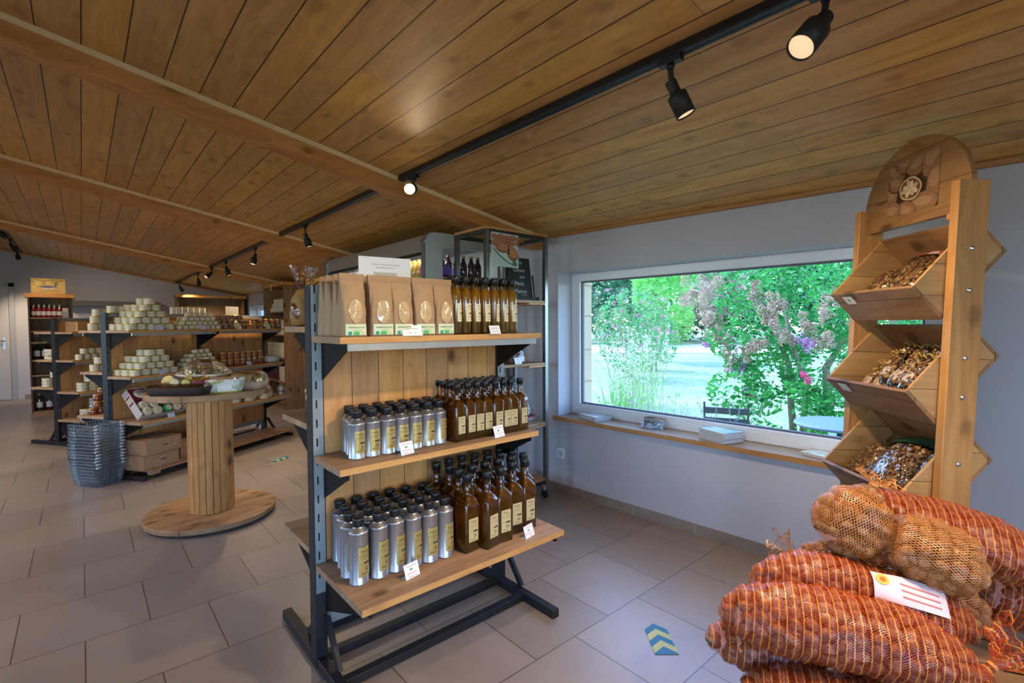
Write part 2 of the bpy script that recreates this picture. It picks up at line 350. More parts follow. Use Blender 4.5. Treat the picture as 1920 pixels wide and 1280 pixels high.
# tiled baseboards with joints
g = G('baseboard_tiles'); co = g('TexCoord', out=3); X, Y, Z = g('SeparateXYZ', {0: co}).node.outputs
q = g.math('FRACT', g.math('DIVIDE', g.math('ADD', Y, 20.02), .46))
M_BASE = g.done(g('BsdfPrincipled', {'Base Color': g.mix(g.math('LESS_THAN', q, .012), g.ramp(g('TexNoise', {'Vector': co, 'Scale': 6, 'Detail': 4}), [(.3, (.21, .165, .135)), (.7, (.27, .22, .18))]), (.36, .31, .27)), 'Roughness': .45}))
b = MB(); b.box((-.012, YB, 0), (0, 3.28, .068)); struct('baseboard_right', b, M_BASE, loc=WO, rz=WA)
b = MB(); b.box((2.938, 5.5, 0), (2.95, YE, .07)); struct('baseboard_far_right', b, M_BASE)
b = MB(); b.box((-.84, YE - .012, 0), (2.94, YE, .085)); struct('baseboard_end', b, P('baseboard_plain', (.25, .20, .16), .5))
# ceiling trims at the walls
b = MB(); b.bar(WL(-.008, YB, ceil_z(WL(-.008, YB)[0]) - .012), WL(-.008, 3.28, ceil_z(WL(-.008, 3.28)[0]) - .012), .03, h=.024); struct('trim_2', b, wood('wall_trim', (.30, .13, .035), (.45, .22, .07), 'Y', 'Z', rough=.5, knots=0, tone=.1))
b = MB(); b.bar((XL, YE - .01, ceil_z(XL) - .02), (2.95, YE - .01, ceil_z(2.95) - .02), .03, h=.03); struct('trim_3', b, W_BEAM)
# beams with a pale batten along their upper edge
for yb, wd, ht in ((2.93, .115, .105), (5.47, .12, .105), (9.2, .13, .11)):
    b = MB(); x0, x1 = XL, 2.93; dz = .0
    vs = [(x, y, ceil_z(x) - h) for x in (x0, x1) for y, h in ((yb, ht), (yb + wd, ht), (yb + wd, 0), (yb, 0))]
    b.add(vs, [(0, 1, 2, 3), (7, 6, 5, 4), (0, 4, 5, 1), (1, 5, 6, 2), (2, 6, 7, 3), (3, 7, 4, 0)])
    o = struct('ceiling_beam', b, W_BEAM, bev=.004)
    b = MB(); vs = [(x, y, ceil_z(x) - h) for x in (x0, x1) for y, h in ((yb - .010, .026), (yb, .026), (yb, 0), (yb - .012, 0))]
    b.add(vs, [(0, 1, 2, 3), (7, 6, 5, 4), (0, 4, 5, 1), (1, 5, 6, 2), (2, 6, 7, 3), (3, 7, 4, 0)])
    o2 = b.obj('batten', W_BATTEN, o)
# door in the end wall
o = tag(thing('door_1', None, None, (-1.03, YE, 0)), kind='structure')
MD = P('door_paint', (.50, .49, .53), .55)
b = MB(); b.box((-.88, -.03, .012), (0.02, -.005, 2.1)); b.obj('door_leaf', MD, o)
b = MB(); b.box((.025, -.06, 0), (.10, -.002, 2.17)); b.box((-.95, -.06, 2.10), (.10, -.002, 2.18)); b.obj('door_frame', P('door_frame_paint', (.36, .37, .41), .5), o, bev=.003)
b = MB(); b.box((-.075, -.037, .94), (-.03, -.0301, 1.18)); b.obj('door_plate', M_TIN, o, bev=.003)
b = MB(); b.tube([(-.05, -.03, 1.1), (-.05, -.075, 1.1), (-.19, -.08, 1.1)], .009, 8); b.obj('door_handle', P('handle_dark', (.08, .05, .05), .3, .8), o)
# wall sockets
def socket(name, loc, rz, lab):
    o = thing(name, lab, 'socket', loc, rz)
    b = MB(); b.box((-.007, -.04, -.04), (0, .04, .04)); b.obj('cover_plate', M_WHITE, o, bev=.004, seg=2)
    b = MB(); T = Matrix.Rotation(rad(-90), 4, 'Y'); b.lathe([(.030, .0072), (.030, .0085), (.026, .0085), (.022, .0078), (.0, .0078)], 20, 0, T, False)
    b.cbox((-.0095, .009, 0), (.003, .004, .004), 1); b.cbox((-.0095, -.009, 0), (.003, .004, .004), 1); b.tube([(-.008, 0, .012), (-.014, 0, .012)], .002, 6, 2)
    b.obj('plug_well', [P('socket_well', (.55, .55, .58), .4), M_SLOT, M_SCREW], o)
socket('wall_socket', WL(-.001, 2.74, .315), WA, 'white square wall socket below the left end of the window sill')
socket('wall_socket', (-.63, YE - .002, .42), rad(90), 'white wall socket on the end wall beside the grey door')

# ------------------------------------------------------------------ track lighting
def track(y0, y1, x=1.58, lab=''):
    z = ceil_z(x); tl = math.atan(.183); o = thing('lighting_track', lab, 'lighting track', (x, y0, z), group=None, rot=(0, tl, 0))
    b = MB(); L = y1 - y0
    b.box((-.019, 0, -.034), (.019, L, -.0005)); b.obj('rail', M_BLACK, o, bev=.002)
    b = MB(); b.box((-.012, .06, -.0355), (-.008, L - .02, -.0342)); b.box((.008, .06, -.0355), (.012, L - .02, -.0342)); b.obj('conductor_groove', P('groove_edge', (.05, .085, .10), .3, .3), o)
    return o
track(-2.2, 2.90, lab='black lighting track on the ceiling nearest the window, stopping at the front beam')
track(3.07, 5.44, lab='black lighting track between the front beam and the middle beam')
track(5.61, 9.17, lab='black lighting track between the middle beam and the rear beam')
track(9.35, 12.9, lab='short black lighting track behind the rear beam, ending at the back wall')
track(9.35, 12.9, -.80, lab='black lighting track at far left above the grey door')
track(3.07, 9.17, -1.9, lab='unseen lighting track added over the left half of the shop for fill lamps')  # track out of view, added to carry fill lamps
M_LENS = P('lamp_lens', (.9, .8, .6), .3, emit=(1, .66, .36), es=.55)
M_BULB = P('lit_bulb', (1, .9, .7), .3, emit=(1, .62, .26), es=5)
def spotlight(y, d, lab, x=1.58, power=1.0, lit=False, s=1.0, cone=110):
    z = ceil_z(x) - .036; o = thing('track_spotlight', lab, 'spotlight', (x, y, z))
    d = Vector(d).normalized()
    b = MB(); b.cbox((0, 0, -.006), (.034, .085, .018)); b.lathe([(.014, -.016), (.014, -.03), (.010, -.034)], 12); b.obj('track_adapter', M_BLACKS, o, bev=.002)
    p0 = Vector((0, 0, -.03)); p1 = p0 + Vector((0, 0, -.045)) + d * .012
    b = MB(); b.bar(p0, p1, .008, h=.018); b.obj('arm', M_BLACKS, o)
    q = d.to_track_quat('Z', 'Y').to_matrix().to_4x4(); T = Matrix.Translation(p1) @ q
    b = MB(); r = .034 * s
    b.lathe([(.0, -.012), (.019 * s, -.012), (.0195 * s, -.008), (.0195 * s, .026), (.0195 * s, .034), (r - .004, .038), (r, .044), (r, .118 * s), (r - .003, .118 * s), (r - .003, .112 * s), (.0, .112 * s)], 28, 0, T, False)
    b.obj('lamp_head', M_BLACKS, o)
    b = MB(); b.lathe([(r - .0035, .1125 * s), (r * .5, .116 * s), (0, .117 * s)] if not lit else [(r - .0035, .113 * s), (r - .004, .13 * s), (r * .7, .140 * s), (0, .144 * s)], 20, 0, T, False); b.obj('lamp_lens', M_BULB if lit else M_LENS, o)
    l = bpy.data.lights.new('spot_beam', 'SPOT'); l.energy = SPOT_W * power * LAMP; l.color = (1, .76, .50); l.spot_size = rad(cone); l.spot_blend = .9; l.shadow_soft_size = .03
    lo = bpy.data.objects.new('spot_beam', l); COL.objects.link(lo); lo.parent = o
    lo.location = p1 + d * (.155 * s); lo.rotation_euler = (-d).to_track_quat('Z', 'Y').to_euler()
    return o
RT, UP, FW = _R, _U, _f
spotlight(.485, -RT * .60 - UP * .70 - FW * .22, 'black cylinder spotlight at the top edge, tilted so its lens faces us', s=1.1, power=1.6, cone=140)
spotlight(.965, RT * .42 - UP * .9 - FW * .02, 'black cylinder spotlight hanging from the track, second one from the near end', power=1.4, cone=130)
spotlight(2.74, -FW * .95 - UP * .32, 'glowing spotlight pointing straight at us beside the front beam', lit=True, power=.25)
spotlight(4.72, RT * .25 - UP * .9 + FW * .1, 'black spotlight above the front gondola, between the front and middle beams', s=.95, power=1.7, cone=130)
spotlight(6.45, -RT * .1 - UP * .9 - FW * .25, 'black spotlight just behind the middle beam', power=1.5)
spotlight(8.05, RT * .3 - UP * .9 + FW * .1, 'black spotlight midway between the middle and rear beams')
spotlight(9.05, -RT * .3 - UP * .6 - FW * .6, 'spotlight with pale visible lens just in front of the rear beam')
spotlight(10.3, -UP * .9 + FW * .3, 'black spotlight just behind the rear beam')
spotlight(12.5, -UP * .8 + FW * .5 + RT * .2, 'black spotlight nearest the back wall above the wooden cabinet')
spotlight(9.45, Vector((.42, .75, -.55)), 'spotlight with bright lens on the far-left track, cut by the photo edge', x=-.8, power=.7, cone=60)
spotlight(10.9, -UP * .6 + FW * .7, 'black spotlight on the far-left track, middle of its three', x=-.8)
spotlight(12.0, Vector((.08, .5, -.86)), 'black spotlight on the far-left track, lighting the back wall', x=-.8, power=2.2, cone=70)
for i, yy in enumerate((-1.4, -.5)): spotlight(yy, (-.3, .2, -1), 'unseen fill spotlight added on the window side track, number %s from the back' % ORD[i], power=1.4, cone=140)  # unseen lamps behind the camera, added as fill
for i, yy in enumerate((3.6, 4.7, 5.9, 7.2, 8.4)): spotlight(yy, (.25, 0, -1), 'unseen fill spotlight added on the left-hand track, %s from the front' % ORD[i], x=-1.9, power=1.4, cone=140)  # lamps out of view, added to brighten the room

# ------------------------------------------------------------------ steel and wood gondola shelving
def gondola(lab, loc, rz, bays, W, H, front, back, panel_z0=.2, deck=None, rail_z=None, wide=.045, over=.02, face=None):
    face = face or M_STEELL
    """local x along the unit, front side is -y; front/back = [(z, depth)]"""
    o = thing('display_gondola', lab, 'shelving unit', loc, rz)
    for k in range(bays + 1):
        x = k * W
        b = MB(); b.box((x - wide / 2, -.03, 0), (x + wide / 2, .03, H))
        b.box((x - wide / 2 + .004, -.0305, .3), (x + wide / 2 - .001, -.0301, H), 1); b.box((x - wide / 2 + .004, .0301, .3), (x + wide / 2 - .001, .0305, H), 1)
        z = .36
        while z < H - .03:
            for y in (-.0312, .0306): b.box((x - .007, y, z), (x - .001, y + .0006, z + .032), 2)
            z += .075
        b.obj('upright', [M_STEEL, face, M_SLOT], o)
        b = MB(); fr = .42
        b.box((x - .02, -fr, 0.0), (x + .02, fr, .04)); b.obj('foot', M_STEEL, o, bev=.002)
        b = MB()
        for s in (-1, 1): b.bar((x + .02, s * .16, .04), (x + .02, s * .035, .2), .016, h=.03)
        b.obj('brace', M_STEEL, o)
    L = bays * W
    for y in (-.2, 0, .2):
        b = MB(); b.box((.02, y - .018, 0.002), (L - .02, y + .018, .036)); b.obj('base_bar', M_STEEL, o, bev=.0015)
    b = MB(); b.box((.02, -.018, panel_z0 - .045), (L - .02, .018, panel_z0)); b.obj('cross_rail', M_STEELL, o, bev=.001)
    b = MB(); b.box((0, -.02, H - .035), (L, .02, H)); b.obj('top_rail', M_STEELL, o, bev=.001)
    for k in range(bays):
        b = MB(); b.box((k * W + wide / 2, -.014, panel_z0), ((k + 1) * W - wide / 2, .014, H - .035)); b.obj('back_panel', W_PANEL, o)
    for side, lst in ((-1, front), (1, back)):
        for z, d in lst:
            for k in range(bays):
                x0, x1 = k * W - over + .002, (k + 1) * W + over - .002
                if k < bays - 1: x1 = (k + 1) * W - .002
                if k > 0: x0 = k * W + .002
                ya, yb = sorted((side * .032, side * d))
                b = MB(); b.box((x0, ya, z - .024), (x1, yb, z)); b.box((x0 + .001, side * (d + .0003) if side < 0 else yb, z - .0235), (x1 - .001, side * d if side < 0 else yb + .0003, z - .0008), 1); b.obj('shelf_board', [W_SHELF, W_SHELFX], o, bev=.0015)
                for xx in (k * W + wide / 2 - .004, (k + 1) * W - wide / 2 + .001):
                    b = MB(); y = side * (d - .012); pr = [(side * .031, z - .026), (y, z - .026), (y, z - .046), (y * .93, z - .052), (side * .031, z - .175 if d < .35 else z - .2)]
                    b.add([(xx, p, q) for p, q in pr] + [(xx + .003, p, q) for p, q in pr], [list(range(5)), list(range(5, 10))[::-1]] + [(i, 5 + i, 5 + (i + 1) % 5, (i + 1) % 5) for i in range(5)])
                    b.obj('bracket', P('bracket_brown', (.012, .009, .008), .7, spec=.2), o)
                if z == rail_z or rail_z == 'all':
                    b = MB(); b.box((x0 + .03, min(side * (d - .003), side * (d - .012)), z - .05), (x1 - .03, max(side * (d - .003), side * (d - .012)), z - .0245)); b.obj('front_rail', M_GALV, o)
    if deck:
        z, d = deck
        b = MB()
        for s in (-1, 1):
            ya, yb = sorted((s * .05, s * d)); b.box((.03, ya, z - .018), (L - .03, yb, z)); b.box((.03, yb - .04 if s > 0 else ya, z - .04), (.12, yb if s > 0 else ya + .04, z - .018))
        b.obj('deck_board', W_SHELF, o)
    return o
GX, GY, ZT, ZM, ZB = .688, 1.985, 1.318, .85, .42
gondola('tall oil and flour display gondola of steel and pine standing in front', (GX, GY, 0), 0, 1, .932, 1.515,
        [(ZB, .455), (ZM, .29), (ZT, .31)], [(1.355, .30), (.965, .36), (.46, .38)], rail_z=ZT)
A2 = rad(33.5); O2 = Vector((.158, 5.71, 0))
def LT2(u, v, z, o=O2): return (o.x + u * math.cos(A2) + v * math.sin(A2), o.y + u * math.sin(A2) - v * math.cos(A2), z)   # v grows toward the front
gondola('long two-bay gondola stacked with cream tins behind the spool table', tuple(O2), A2, 2, .925, 1.48,
        [(.515, .40), (.915, .30), (1.325, .30)], [(.55, .36), (.95, .3), (1.325, .30)], panel_z0=.2, deck=(.085, .44), rail_z='all', wide=.034, face=P('rear_post_face', (.10, .11, .12), .5, .4))
O3 = Vector((-.235, 7.68, 0))
gondola('rear two-bay gondola with a wooden end, between long gondola and bottle cabinet', tuple(O3), A2, 2, .925, 1.46,
        [(.30, .44), (.62, .36), (.98, .30), (1.30, .30)], [(.66, .40), (.98, .3), (1.30, .30)], rail_z='all', wide=.034, face=P('rear_post_face', (.10, .11, .12), .5, .4))

# ------------------------------------------------------------------ small goods: prototypes
def curved(r, z0, a0=0.0):       # wrap flat text around a cylinder whose face looks to -y
    return lambda x, y: (math.sin(x / r + a0) * r, -math.cos(x / r + a0) * r, z0 + y)
def oil_can(r, h, lab, name='oil_can'):
    o = thing(name, lab, 'oil can')
    b = MB(); b.lathe([(r - .002, 0), (r, .003), (r, .006), (r - .0012, .008), (r - .0012, h - .055), (r, h - .053), (r, h - .049), (r - .003, h - .047), (r * .62, h - .036), (r * .5, h - .034), (r * .5, h - .028)], 32)
    b.obj('can_body', M_TIN, o)
    b = MB(); b.lathe([(r * .53, h - .031), (r * .56, h - .029), (r * .56, h - .018), (r * .6, h - .017), (r * .6, h - .002), (r * .55, h), (0, h)], 24, cap=False)
    b.obj('cap', M_BLACK, o)
    b = MB(); rr = r + .0004; lh = h * .46; z0 = h * .13; n = 14; wv = r * 1.35
    vs = [curved(rr, z0)(-wv / 2 + wv * i / n, y) for y in (0, lh) for i in range(n + 1)]
    b.add(vs, [(i, i + 1, n + 2 + i, n + 1 + i) for i in range(n)], 0, True)
    k = r / .035; c = curved(rr + .0003, z0)
    b.text('Huile', .0145 * k, lambda x, y: c(x, y + lh * .80), 1); b.text('de noix BIO', .0078 * k, lambda x, y: c(x, y + lh * .67), 1)
    for yy, xa, xb, hh_ in ((.61, -.018, .018, .0007), (.42, -.002, .006, .007), (.42, .007, .02, .007), (.30, .002, .014, .002), (.25, .002, .016, .002), (.2, .002, .016, .002), (.10, -.014, .014, .0022)):
        m = 4; xs = [(xa + (xb - xa) * i / m) * k for i in range(m + 1)]
        b.add([c(x, lh * yy + dy) for dy in (0, hh_ * k) for x in xs], [(i, i + 1, m + 2 + i, m + 1 + i) for i in range(m)], 1)
    b.text('500', .0045 * k, lambda x, y: c(x - .013 * k, y + lh * .43), 1)
    b.obj('label', [M_GOLDL, M_INK], o)
    return o
def rsq(w, d, r, n=4):           # rounded rectangle ring
    out = []
    for cx, cy, a0 in ((w - r, d - r, 0), (-w + r, d - r, 90), (-w + r, -d + r, 180), (w - r, -d + r, 270)):
        for i in range(n + 1):
            a = rad(a0 + 90 * i / n); out.append((cx + r * math.cos(a), cy + r * math.sin(a)))
    return out
def marasca(w, h, lab):          # square shouldered bottle, w half width
    o = thing('oil_bottle', lab, 'bottle')
    def body(s, top):
        rs = []; sh = h * .60
        prof = [(w * .90, .0), (w, .006), (w, sh), (w * .96, sh + h * .035), (w * .82, sh + h * .075), (w * .55, sh + h * .105), (w * .40, sh + h * .125), (.0125 * w / .031, sh + h * .16), (.012 * w / .031, h * .93)]
        for i, (a, z) in enumerate(prof):
            if z > top: z = top
            t = min(1, max(0, (z - sh) / (h * .13))); r = (.22 + .78 * t) * a * s
            rs.append([(x, y, z + (.002 if s < 1 and i == 0 else 0)) for x, y in rsq(a * s, a * s, max(.001, r * .999), 4)])
        return rs
    b = MB(); b.rings(body(1, h * .93)); b.obj('glass', M_GLASS, o)
    b = MB(); b.rings(body(.95, h * .80)); b.obj('oil', M_OIL, o)
    b = MB(); r = .0165 * w / .031
    b.lathe([(r * .86, h * .885), (r * .88, h * .91), (r, h * .912), (r, h * .995), (r * .9, h), (0, h)], 22, cap=False); b.obj('cap', M_BLACK, o)
    b = MB(); k = w / .031; y0 = -w - .0006; lw = w * 1.3; z0 = h * .14; lh = h * .30
    f = lambda x, y: (x, y0 - .0002, z0 + y)
    b.box((-lw / 2, y0, z0), (lw / 2, y0 + .0003, z0 + lh))
    b.text('Huile', .0115 * k, lambda x, y: f(x, y + lh * .82), 1); b.text('de noix BIO', .006 * k, lambda x, y: f(x, y + lh * .69), 1)
    for yy, xa, xb, hh_ in ((.62, -.016, .016, .0005), (.40, -.001, .005, .006), (.40, .006, .017, .006), (.27, .0, .012, .002), (.2, .0, .014, .002), (.08, -.014, .012, .0015)):
        b.box((xa * k, y0 - .0003, z0 + lh * yy), (xb * k, y0 - .0001, z0 + lh * yy + hh_ * k), 1)
    b.text('500', .004 * k, lambda x, y: f(x - .010 * k, y + lh * .42), 1)
    b.obj('label', [M_GOLDL if False else P('bottle_label', (.50, .40, .20), .6, noise=.12, nscale=50), M_INK], o)
    return o
def tall_bottle(h, r, lab):
    o = thing('oil_bottle', lab, 'bottle')
    pr = [(r * .93, 0), (r, .004), (r, h * .70), (r * .93, h * .735), (r * .62, h * .77), (r * .55, h * .80), (r * .55, h * .93)]
    b = MB(); b.lathe(pr, 24); b.obj('glass', M_GLASS, o)
    b = MB(); b.lathe([(a * .93, max(z, .005)) for a, z in pr[:5]] + [(r * .5, h * .80)], 24); b.obj('oil', M_OILT, o)
    b = MB(); q = r * .72; b.lathe([(q * .85, h * .885), (q, h * .89), (q, h * .995), (q * .9, h), (0, h)], 20, cap=False); b.obj('cap', M_BLACK, o)
    b = MB(); n = 8; wv = r * 1.5; z0 = h * .22; lh = h * .31; c0 = curved(r + .0004, z0); c = curved(r + .0007, z0)
    b.add([c0(-wv / 2 + wv * i / n, y) for y in (0, lh) for i in range(n + 1)], [(i, i + 1, n + 2 + i, n + 1 + i) for i in range(n)], 0, True)
    b.text('Huile', .009, lambda x, y: c(x, y + lh * .82), 1); b.text('de noix', .006, lambda x, y: c(x, y + lh * .68), 1)
    for yy, xa, xb, hh_ in ((.58, -.012, .012, .0006), (.42, -.006, .010, .005), (.3, -.01, .010, .002), (.22, -.01, .008, .002), (.1, -.01, .01, .002)):
        b.add([c(x, lh * yy + dy) for dy in (0, hh_) for x in (xa, (xa + xb) / 2, xb)], [(0, 1, 4, 3), (1, 2, 5, 4)], 1)
    b.obj('label', [P('tall_label', (.66, .58, .36), .5), M_INK], o)
    return o
def price_card(lines, loc, rz, lab, w=.055, h=.042, green=True, ink=M_RED, tint=M_PAPER):
    o = thing('price_card', lab, 'price card', loc, rz); t = rad(18)
    f = lambda y0: (lambda x, y: (x, -.013 - .0006 + (y0 + y) * math.sin(t), (y0 + y) * math.cos(t)))
    b = MB(); tk = .0012
    q = lambda x, s, e: (x, -.013 + s * math.sin(t) + e, s * math.cos(t))
    b.add([q(-w / 2, 0, 0), q(w / 2, 0, 0), q(w / 2, h, 0), q(-w / 2, h, 0), q(-w / 2, 0, tk), q(w / 2, 0, tk), q(w / 2, h, tk), q(-w / 2, h, tk)],
          [(0, 1, 2, 3), (7, 6, 5, 4), (0, 4, 5, 1), (1, 5, 6, 2), (2, 6, 7, 3), (3, 7, 4, 0)])
    b.add([(-w / 2, -.013, 0), (w / 2, -.013, 0), (w / 2, .015, 0), (-w / 2, .015, 0), (-w / 2, -.013, .001), (w / 2, -.013, .001), (w / 2, .015, .001), (-w / 2, .015, .001)],
          [(0, 3, 2, 1), (4, 5, 6, 7), (0, 1, 5, 4), (1, 2, 6, 5), (2, 3, 7, 6), (3, 0, 4, 7)])
    b.obj('card', tint, o)
    b = MB()
    for i, (s_, yy, m) in enumerate(lines): b.text(s_, .0062 if len(s_) > 9 else .0075, f(h * yy), m)
    if green:
        g0 = f(0)
        b.add([g0(x, y) for x, y in ((-.004, h * .52), (.004, h * .52), (.004, h * .66), (-.004, h * .66))], [(0, 1, 2, 3)], 1)
        b.add([g0(x, y) for x, y in ((-.009, h * .52), (-.005, h * .52), (-.005, h * .66), (-.009, h * .66))], [(0, 1, 2, 3)], 2)
    b.obj('print', [ink, M_GREEN, P('ink_blue', (.04, .22, .30), .8)], o)
    return o
def kraft_bag(lab, seed=0, w=.048, d=.030, h=.225, win=True):
    R = random.Random(seed); o = thing('flour_bag', lab, 'paper bag')
    def ring(z, t):              # t 0 bottom .. 1 top
        a = w * (1 - .04 * t) * (1 + .02 * math.sin(z * 60 + seed)); e = d * (1 - t ** 2.2) + .0035 * t
        out = []
        for i in range(40):
            an = 2 * PI * (i + .5) / 40; c, s = math.cos(an), math.sin(an)
            x = a * (abs(c) ** .35) * (1 if c > 0 else -1); y = e * (abs(s) ** .45) * (1 if s > 0 else -1)
            bul = math.sin(PI * min(1, z / h * 1.15)) * .006
            y += bul * (1 if s > 0 else -1) * (1 - (x / a) ** 2); k = mnoise.noise(Vector((x * 28 + seed * 3, z * 22, s * 2))) * .0075 * math.sin(PI * min(1, z / h))
            if abs(x) > a * .9: x *= 1 - .10 * math.sin(PI * t) * (1 - abs(y) / (e + .001))
            out.append((x, y + k * (1 if s > 0 else -1), z))
        return out
    b = MB(); N = 22
    b.rings([ring(h * .93 * i / N, i / N) for i in range(N + 1)], 0, True)
    b.obj('bag_body', M_KRAFT, o)
    b = MB(); b.box((-w * .97, -.0065, h * .90), (w * .97, .0045, h)); b.box((-w * .97, -.0075, h * .93), (w * .97, -.0066, h * .935)); b.obj('folded_top', M_KRAFT, o, bev=.002, seg=2)
    if win:
        def bd(x, z, e=.0012):       # point on the front skin
            t = z / (h * .93); ee = d * (1 - t ** 2.2) + .0035 * t
            s_ = max(0.0, 1 - (abs(x) / w) ** (2 / .35)) ** .5
            y = ee * (s_ ** .45) + math.sin(PI * min(1, z / h * 1.15)) * .006 * (1 - (x / w) ** 2) + mnoise.noise(Vector((x * 28 + seed * 3, z * 22, -2))) * .0075 * math.sin(PI * min(1, z / h))
            return (x, -y - e, z)
        b = MB(); zc, rx, rz_ = h * .40, w * .52, h * .19; rs = []
        for k in range(1, 7):
            rs.append([bd(rx * k / 6 * math.cos(2 * PI * i / 24), zc + rz_ * k / 6 * math.sin(2 * PI * i / 24), .0022) for i in range(24)])
        b.rings(rs, 0, True, cap0=True, cap1=False); b.obj('clear_window', P('flour_window', (.50, .36, .20), .12, noise=.35, nscale=60, coat=1.0, bump=1.0, bscale=55), o)
        b = MB(); xs = [-w * .80 + w * 1.6 * i / 8 for i in range(9)]
        b.add([bd(x, z, .0032) for z in (.006, h * .20) for x in xs], [(i, i + 1, 10 + i, 9 + i) for i in range(8)], 0, True)
        fn = lambda dx, dz: (lambda x, y: bd(x + dx, dz + y, .0042))
        b.text('FARINE DE NOIX', .0082, fn(.002, h * .135), 1); b.text('sans gluten 500 g', .0045, fn(.004, h * .10), 1)
        for x0, x1, m in ((-w * .62, -w * .36, 2), (-w * .22, w * .24, 3)):
            b.add([bd(x, z, .0042) for z in (h * .03, h * .085) for x in (x0, (x0 + x1) / 2, x1)], [(0, 1, 4, 3), (1, 2, 5, 4)], m)
        b.lathe([(.0055, 0), (.0045, .0001)], 14, 4, Matrix.Translation(bd(w * .5, h * .058, .0048)) @ Matrix.Rotation(rad(90), 4, 'X'), False)
        b.obj('label', [P('pale_green_label', (.60, .68, .45), .7), M_INK, P('organic_teal', (.02, .30, .24), .7), M_GREEN, P('print_brown', (.40, .22, .12), .7)], o)
    return o

# ------------------------------------------------------------------ goods on the front gondola
R = random.Random(4)
kc = Kit(oil_can(.033, .185, ''))
rows = [('front', [(.784, 1.825), (.845, 1.822), (.908, 1.818), (.968, 1.818), (1.030, 1.818), (1.092, 1.820), (1.152, 1.822)]),
        ('middle', [(.800, 1.894), (.862, 1.892), (.922, 1.888), (.984, 1.890), (1.045, 1.886), (1.103, 1.890), (1.165, 1.889)])]
third = [(.806, 1.938 + .022), (.866, 1.958), (.926, 1.957), (.983, 1.956), (1.043, 1.956), (1.103, 1.957), (1.163, 1.956)]
rows.append(('back', third))
for rn, pts in rows:
    for i, (x, y) in enumerate(pts):
        y -= {'front': .012, 'middle': .018, 'back': .026}[rn]
        kc.put((x, y, ZM), rad(R.uniform(-4, 22)), 'small silver oil can on the middle shelf, %s row, %s from the left' % (rn, ORD[i]), 'small silver oil cans on the middle shelf')
kc = Kit(oil_can(.0355, .24, ''))
rows = [('front', [(.742, 1.715), (.819, 1.712), (.888, 1.712), (.957, 1.702), (1.026, 1.692), (1.094, 1.684)]),
        ('second', [(.738, 1.785), (.818, 1.790), (.886, 1.785), (.957, 1.776), (1.028, 1.768), (1.098, 1.758)]),
        ('third', [(.757, 1.864), (.826, 1.862), (.896, 1.860), (.970, 1.850), (1.041, 1.843), (1.114, 1.832)]),
        ('back', [(.763, 1.936), (.833, 1.934), (.906, 1.932), (.977, 1.926), (1.048, 1.917), (1.121, 1.905)])]
for rn, pts in rows:
    for i, (x, y) in enumerate(pts):
        kc.put((x, y, ZB), rad(R.uniform(-5, 22) - (0 if rn == 'front' else 14)), 'large silver oil can on the bottom shelf, %s row, %s from the left' % (rn, ORD[i]), 'large silver oil cans on the bottom shelf')
kb = Kit(marasca(.0385, .32, ''))
bb = [(1.193, 1.90), (1.27, 1.912), (1.345, 1.915), (1.42, 1.915), (1.495, 1.91), (1.565, 1.905), (1.212, 1.822), (1.288, 1.835), (1.362, 1.838), (1.437, 1.838), (1.512, 1.833), (1.584, 1.828),
      (1.205, 1.744), (1.286, 1.755), (1.362, 1.760), (1.438, 1.760), (1.512, 1.755), (1.588, 1.750), (1.196, 1.667), (1.280, 1.640), (1.362, 1.648), (1.452, 1.676), (1.530, 1.675)]
nm = ['back row', 'third row', 'second row', 'front row']; cnt = {}
for i, (x, y) in enumerate(bb):
    rw = nm[0] if i < 6 else nm[1] if i < 12 else nm[2] if i < 18 else nm[3]; cnt[rw] = cnt.get(rw, -1) + 1
    kb.put((x, y, ZB), rad(R.uniform(-6, 12)), 'large amber oil bottle on the bottom shelf, %s, %s from the left' % (rw, ORD[cnt[rw]]), 'large oil bottles on the bottom shelf')
kb = Kit(marasca(.0305, .25, ''))
for ri, rn in enumerate(('front', 'second', 'third', 'back')):
    n = 8
    for i in range(n):
        x = 1.232 + i * .0525 + ri * .004; y = 1.787 + ri * .0635 - (.008 if i == n - 1 and ri == 0 else 0)
        if ri == 0: x = [1.232, 1.288, 1.338, 1.386, 1.440, 1.486, 1.530, 1.590][i]; y = 1.787 - .012 * (i > 3)
        else: x = 1.238 + ri * .004 + i * .0535 * (1 if ri > 1 else .98) ; x *= 1.0
        if ri and i and abs(x) > 1.62: continue
        kb.put((x * 1.0, y + (.0 if ri == 0 else .004), ZM), rad(R.uniform(-5, 10)), 'small oil bottle on the middle shelf, %s row, %s from the left' % (rn, ORD[i]), 'small oil bottles on the middle shelf')
kt = Kit(tall_bottle(.245, .0245, ''))
for i, x in enumerate((1.180, 1.229, 1.280, 1.334, 1.386, 1.437, 1.488)):
    kt.put((x, 1.715, ZT), rad(R.uniform(8, 30)), 'tall clear golden oil bottle on the top shelf, front row, %s from left' % ORD[i], 'tall oil bottles on the top shelf')
for i, x in enumerate((1.196, 1.252, 1.310, 1.366, 1.420, 1.474, 1.526)):
    kt.put((x, 1.770, ZT), rad(R.uniform(-10, 30)), 'tall golden oil bottle on the top shelf, second row, %s from left' % ORD[i], 'tall oil bottles on the top shelf')
for i, x in enumerate((1.215, 1.272, 1.328, 1.384, 1.440)):
    kt.put((x, 1.826, ZT), rad(R.uniform(-10, 30)), 'tall golden oil bottle on the top shelf, third row, %s from left' % ORD[i], 'tall oil bottles on the top shelf')
kb_ = [Kit(kraft_bag('', s, win=True)) for s in (1, 2, 3)]
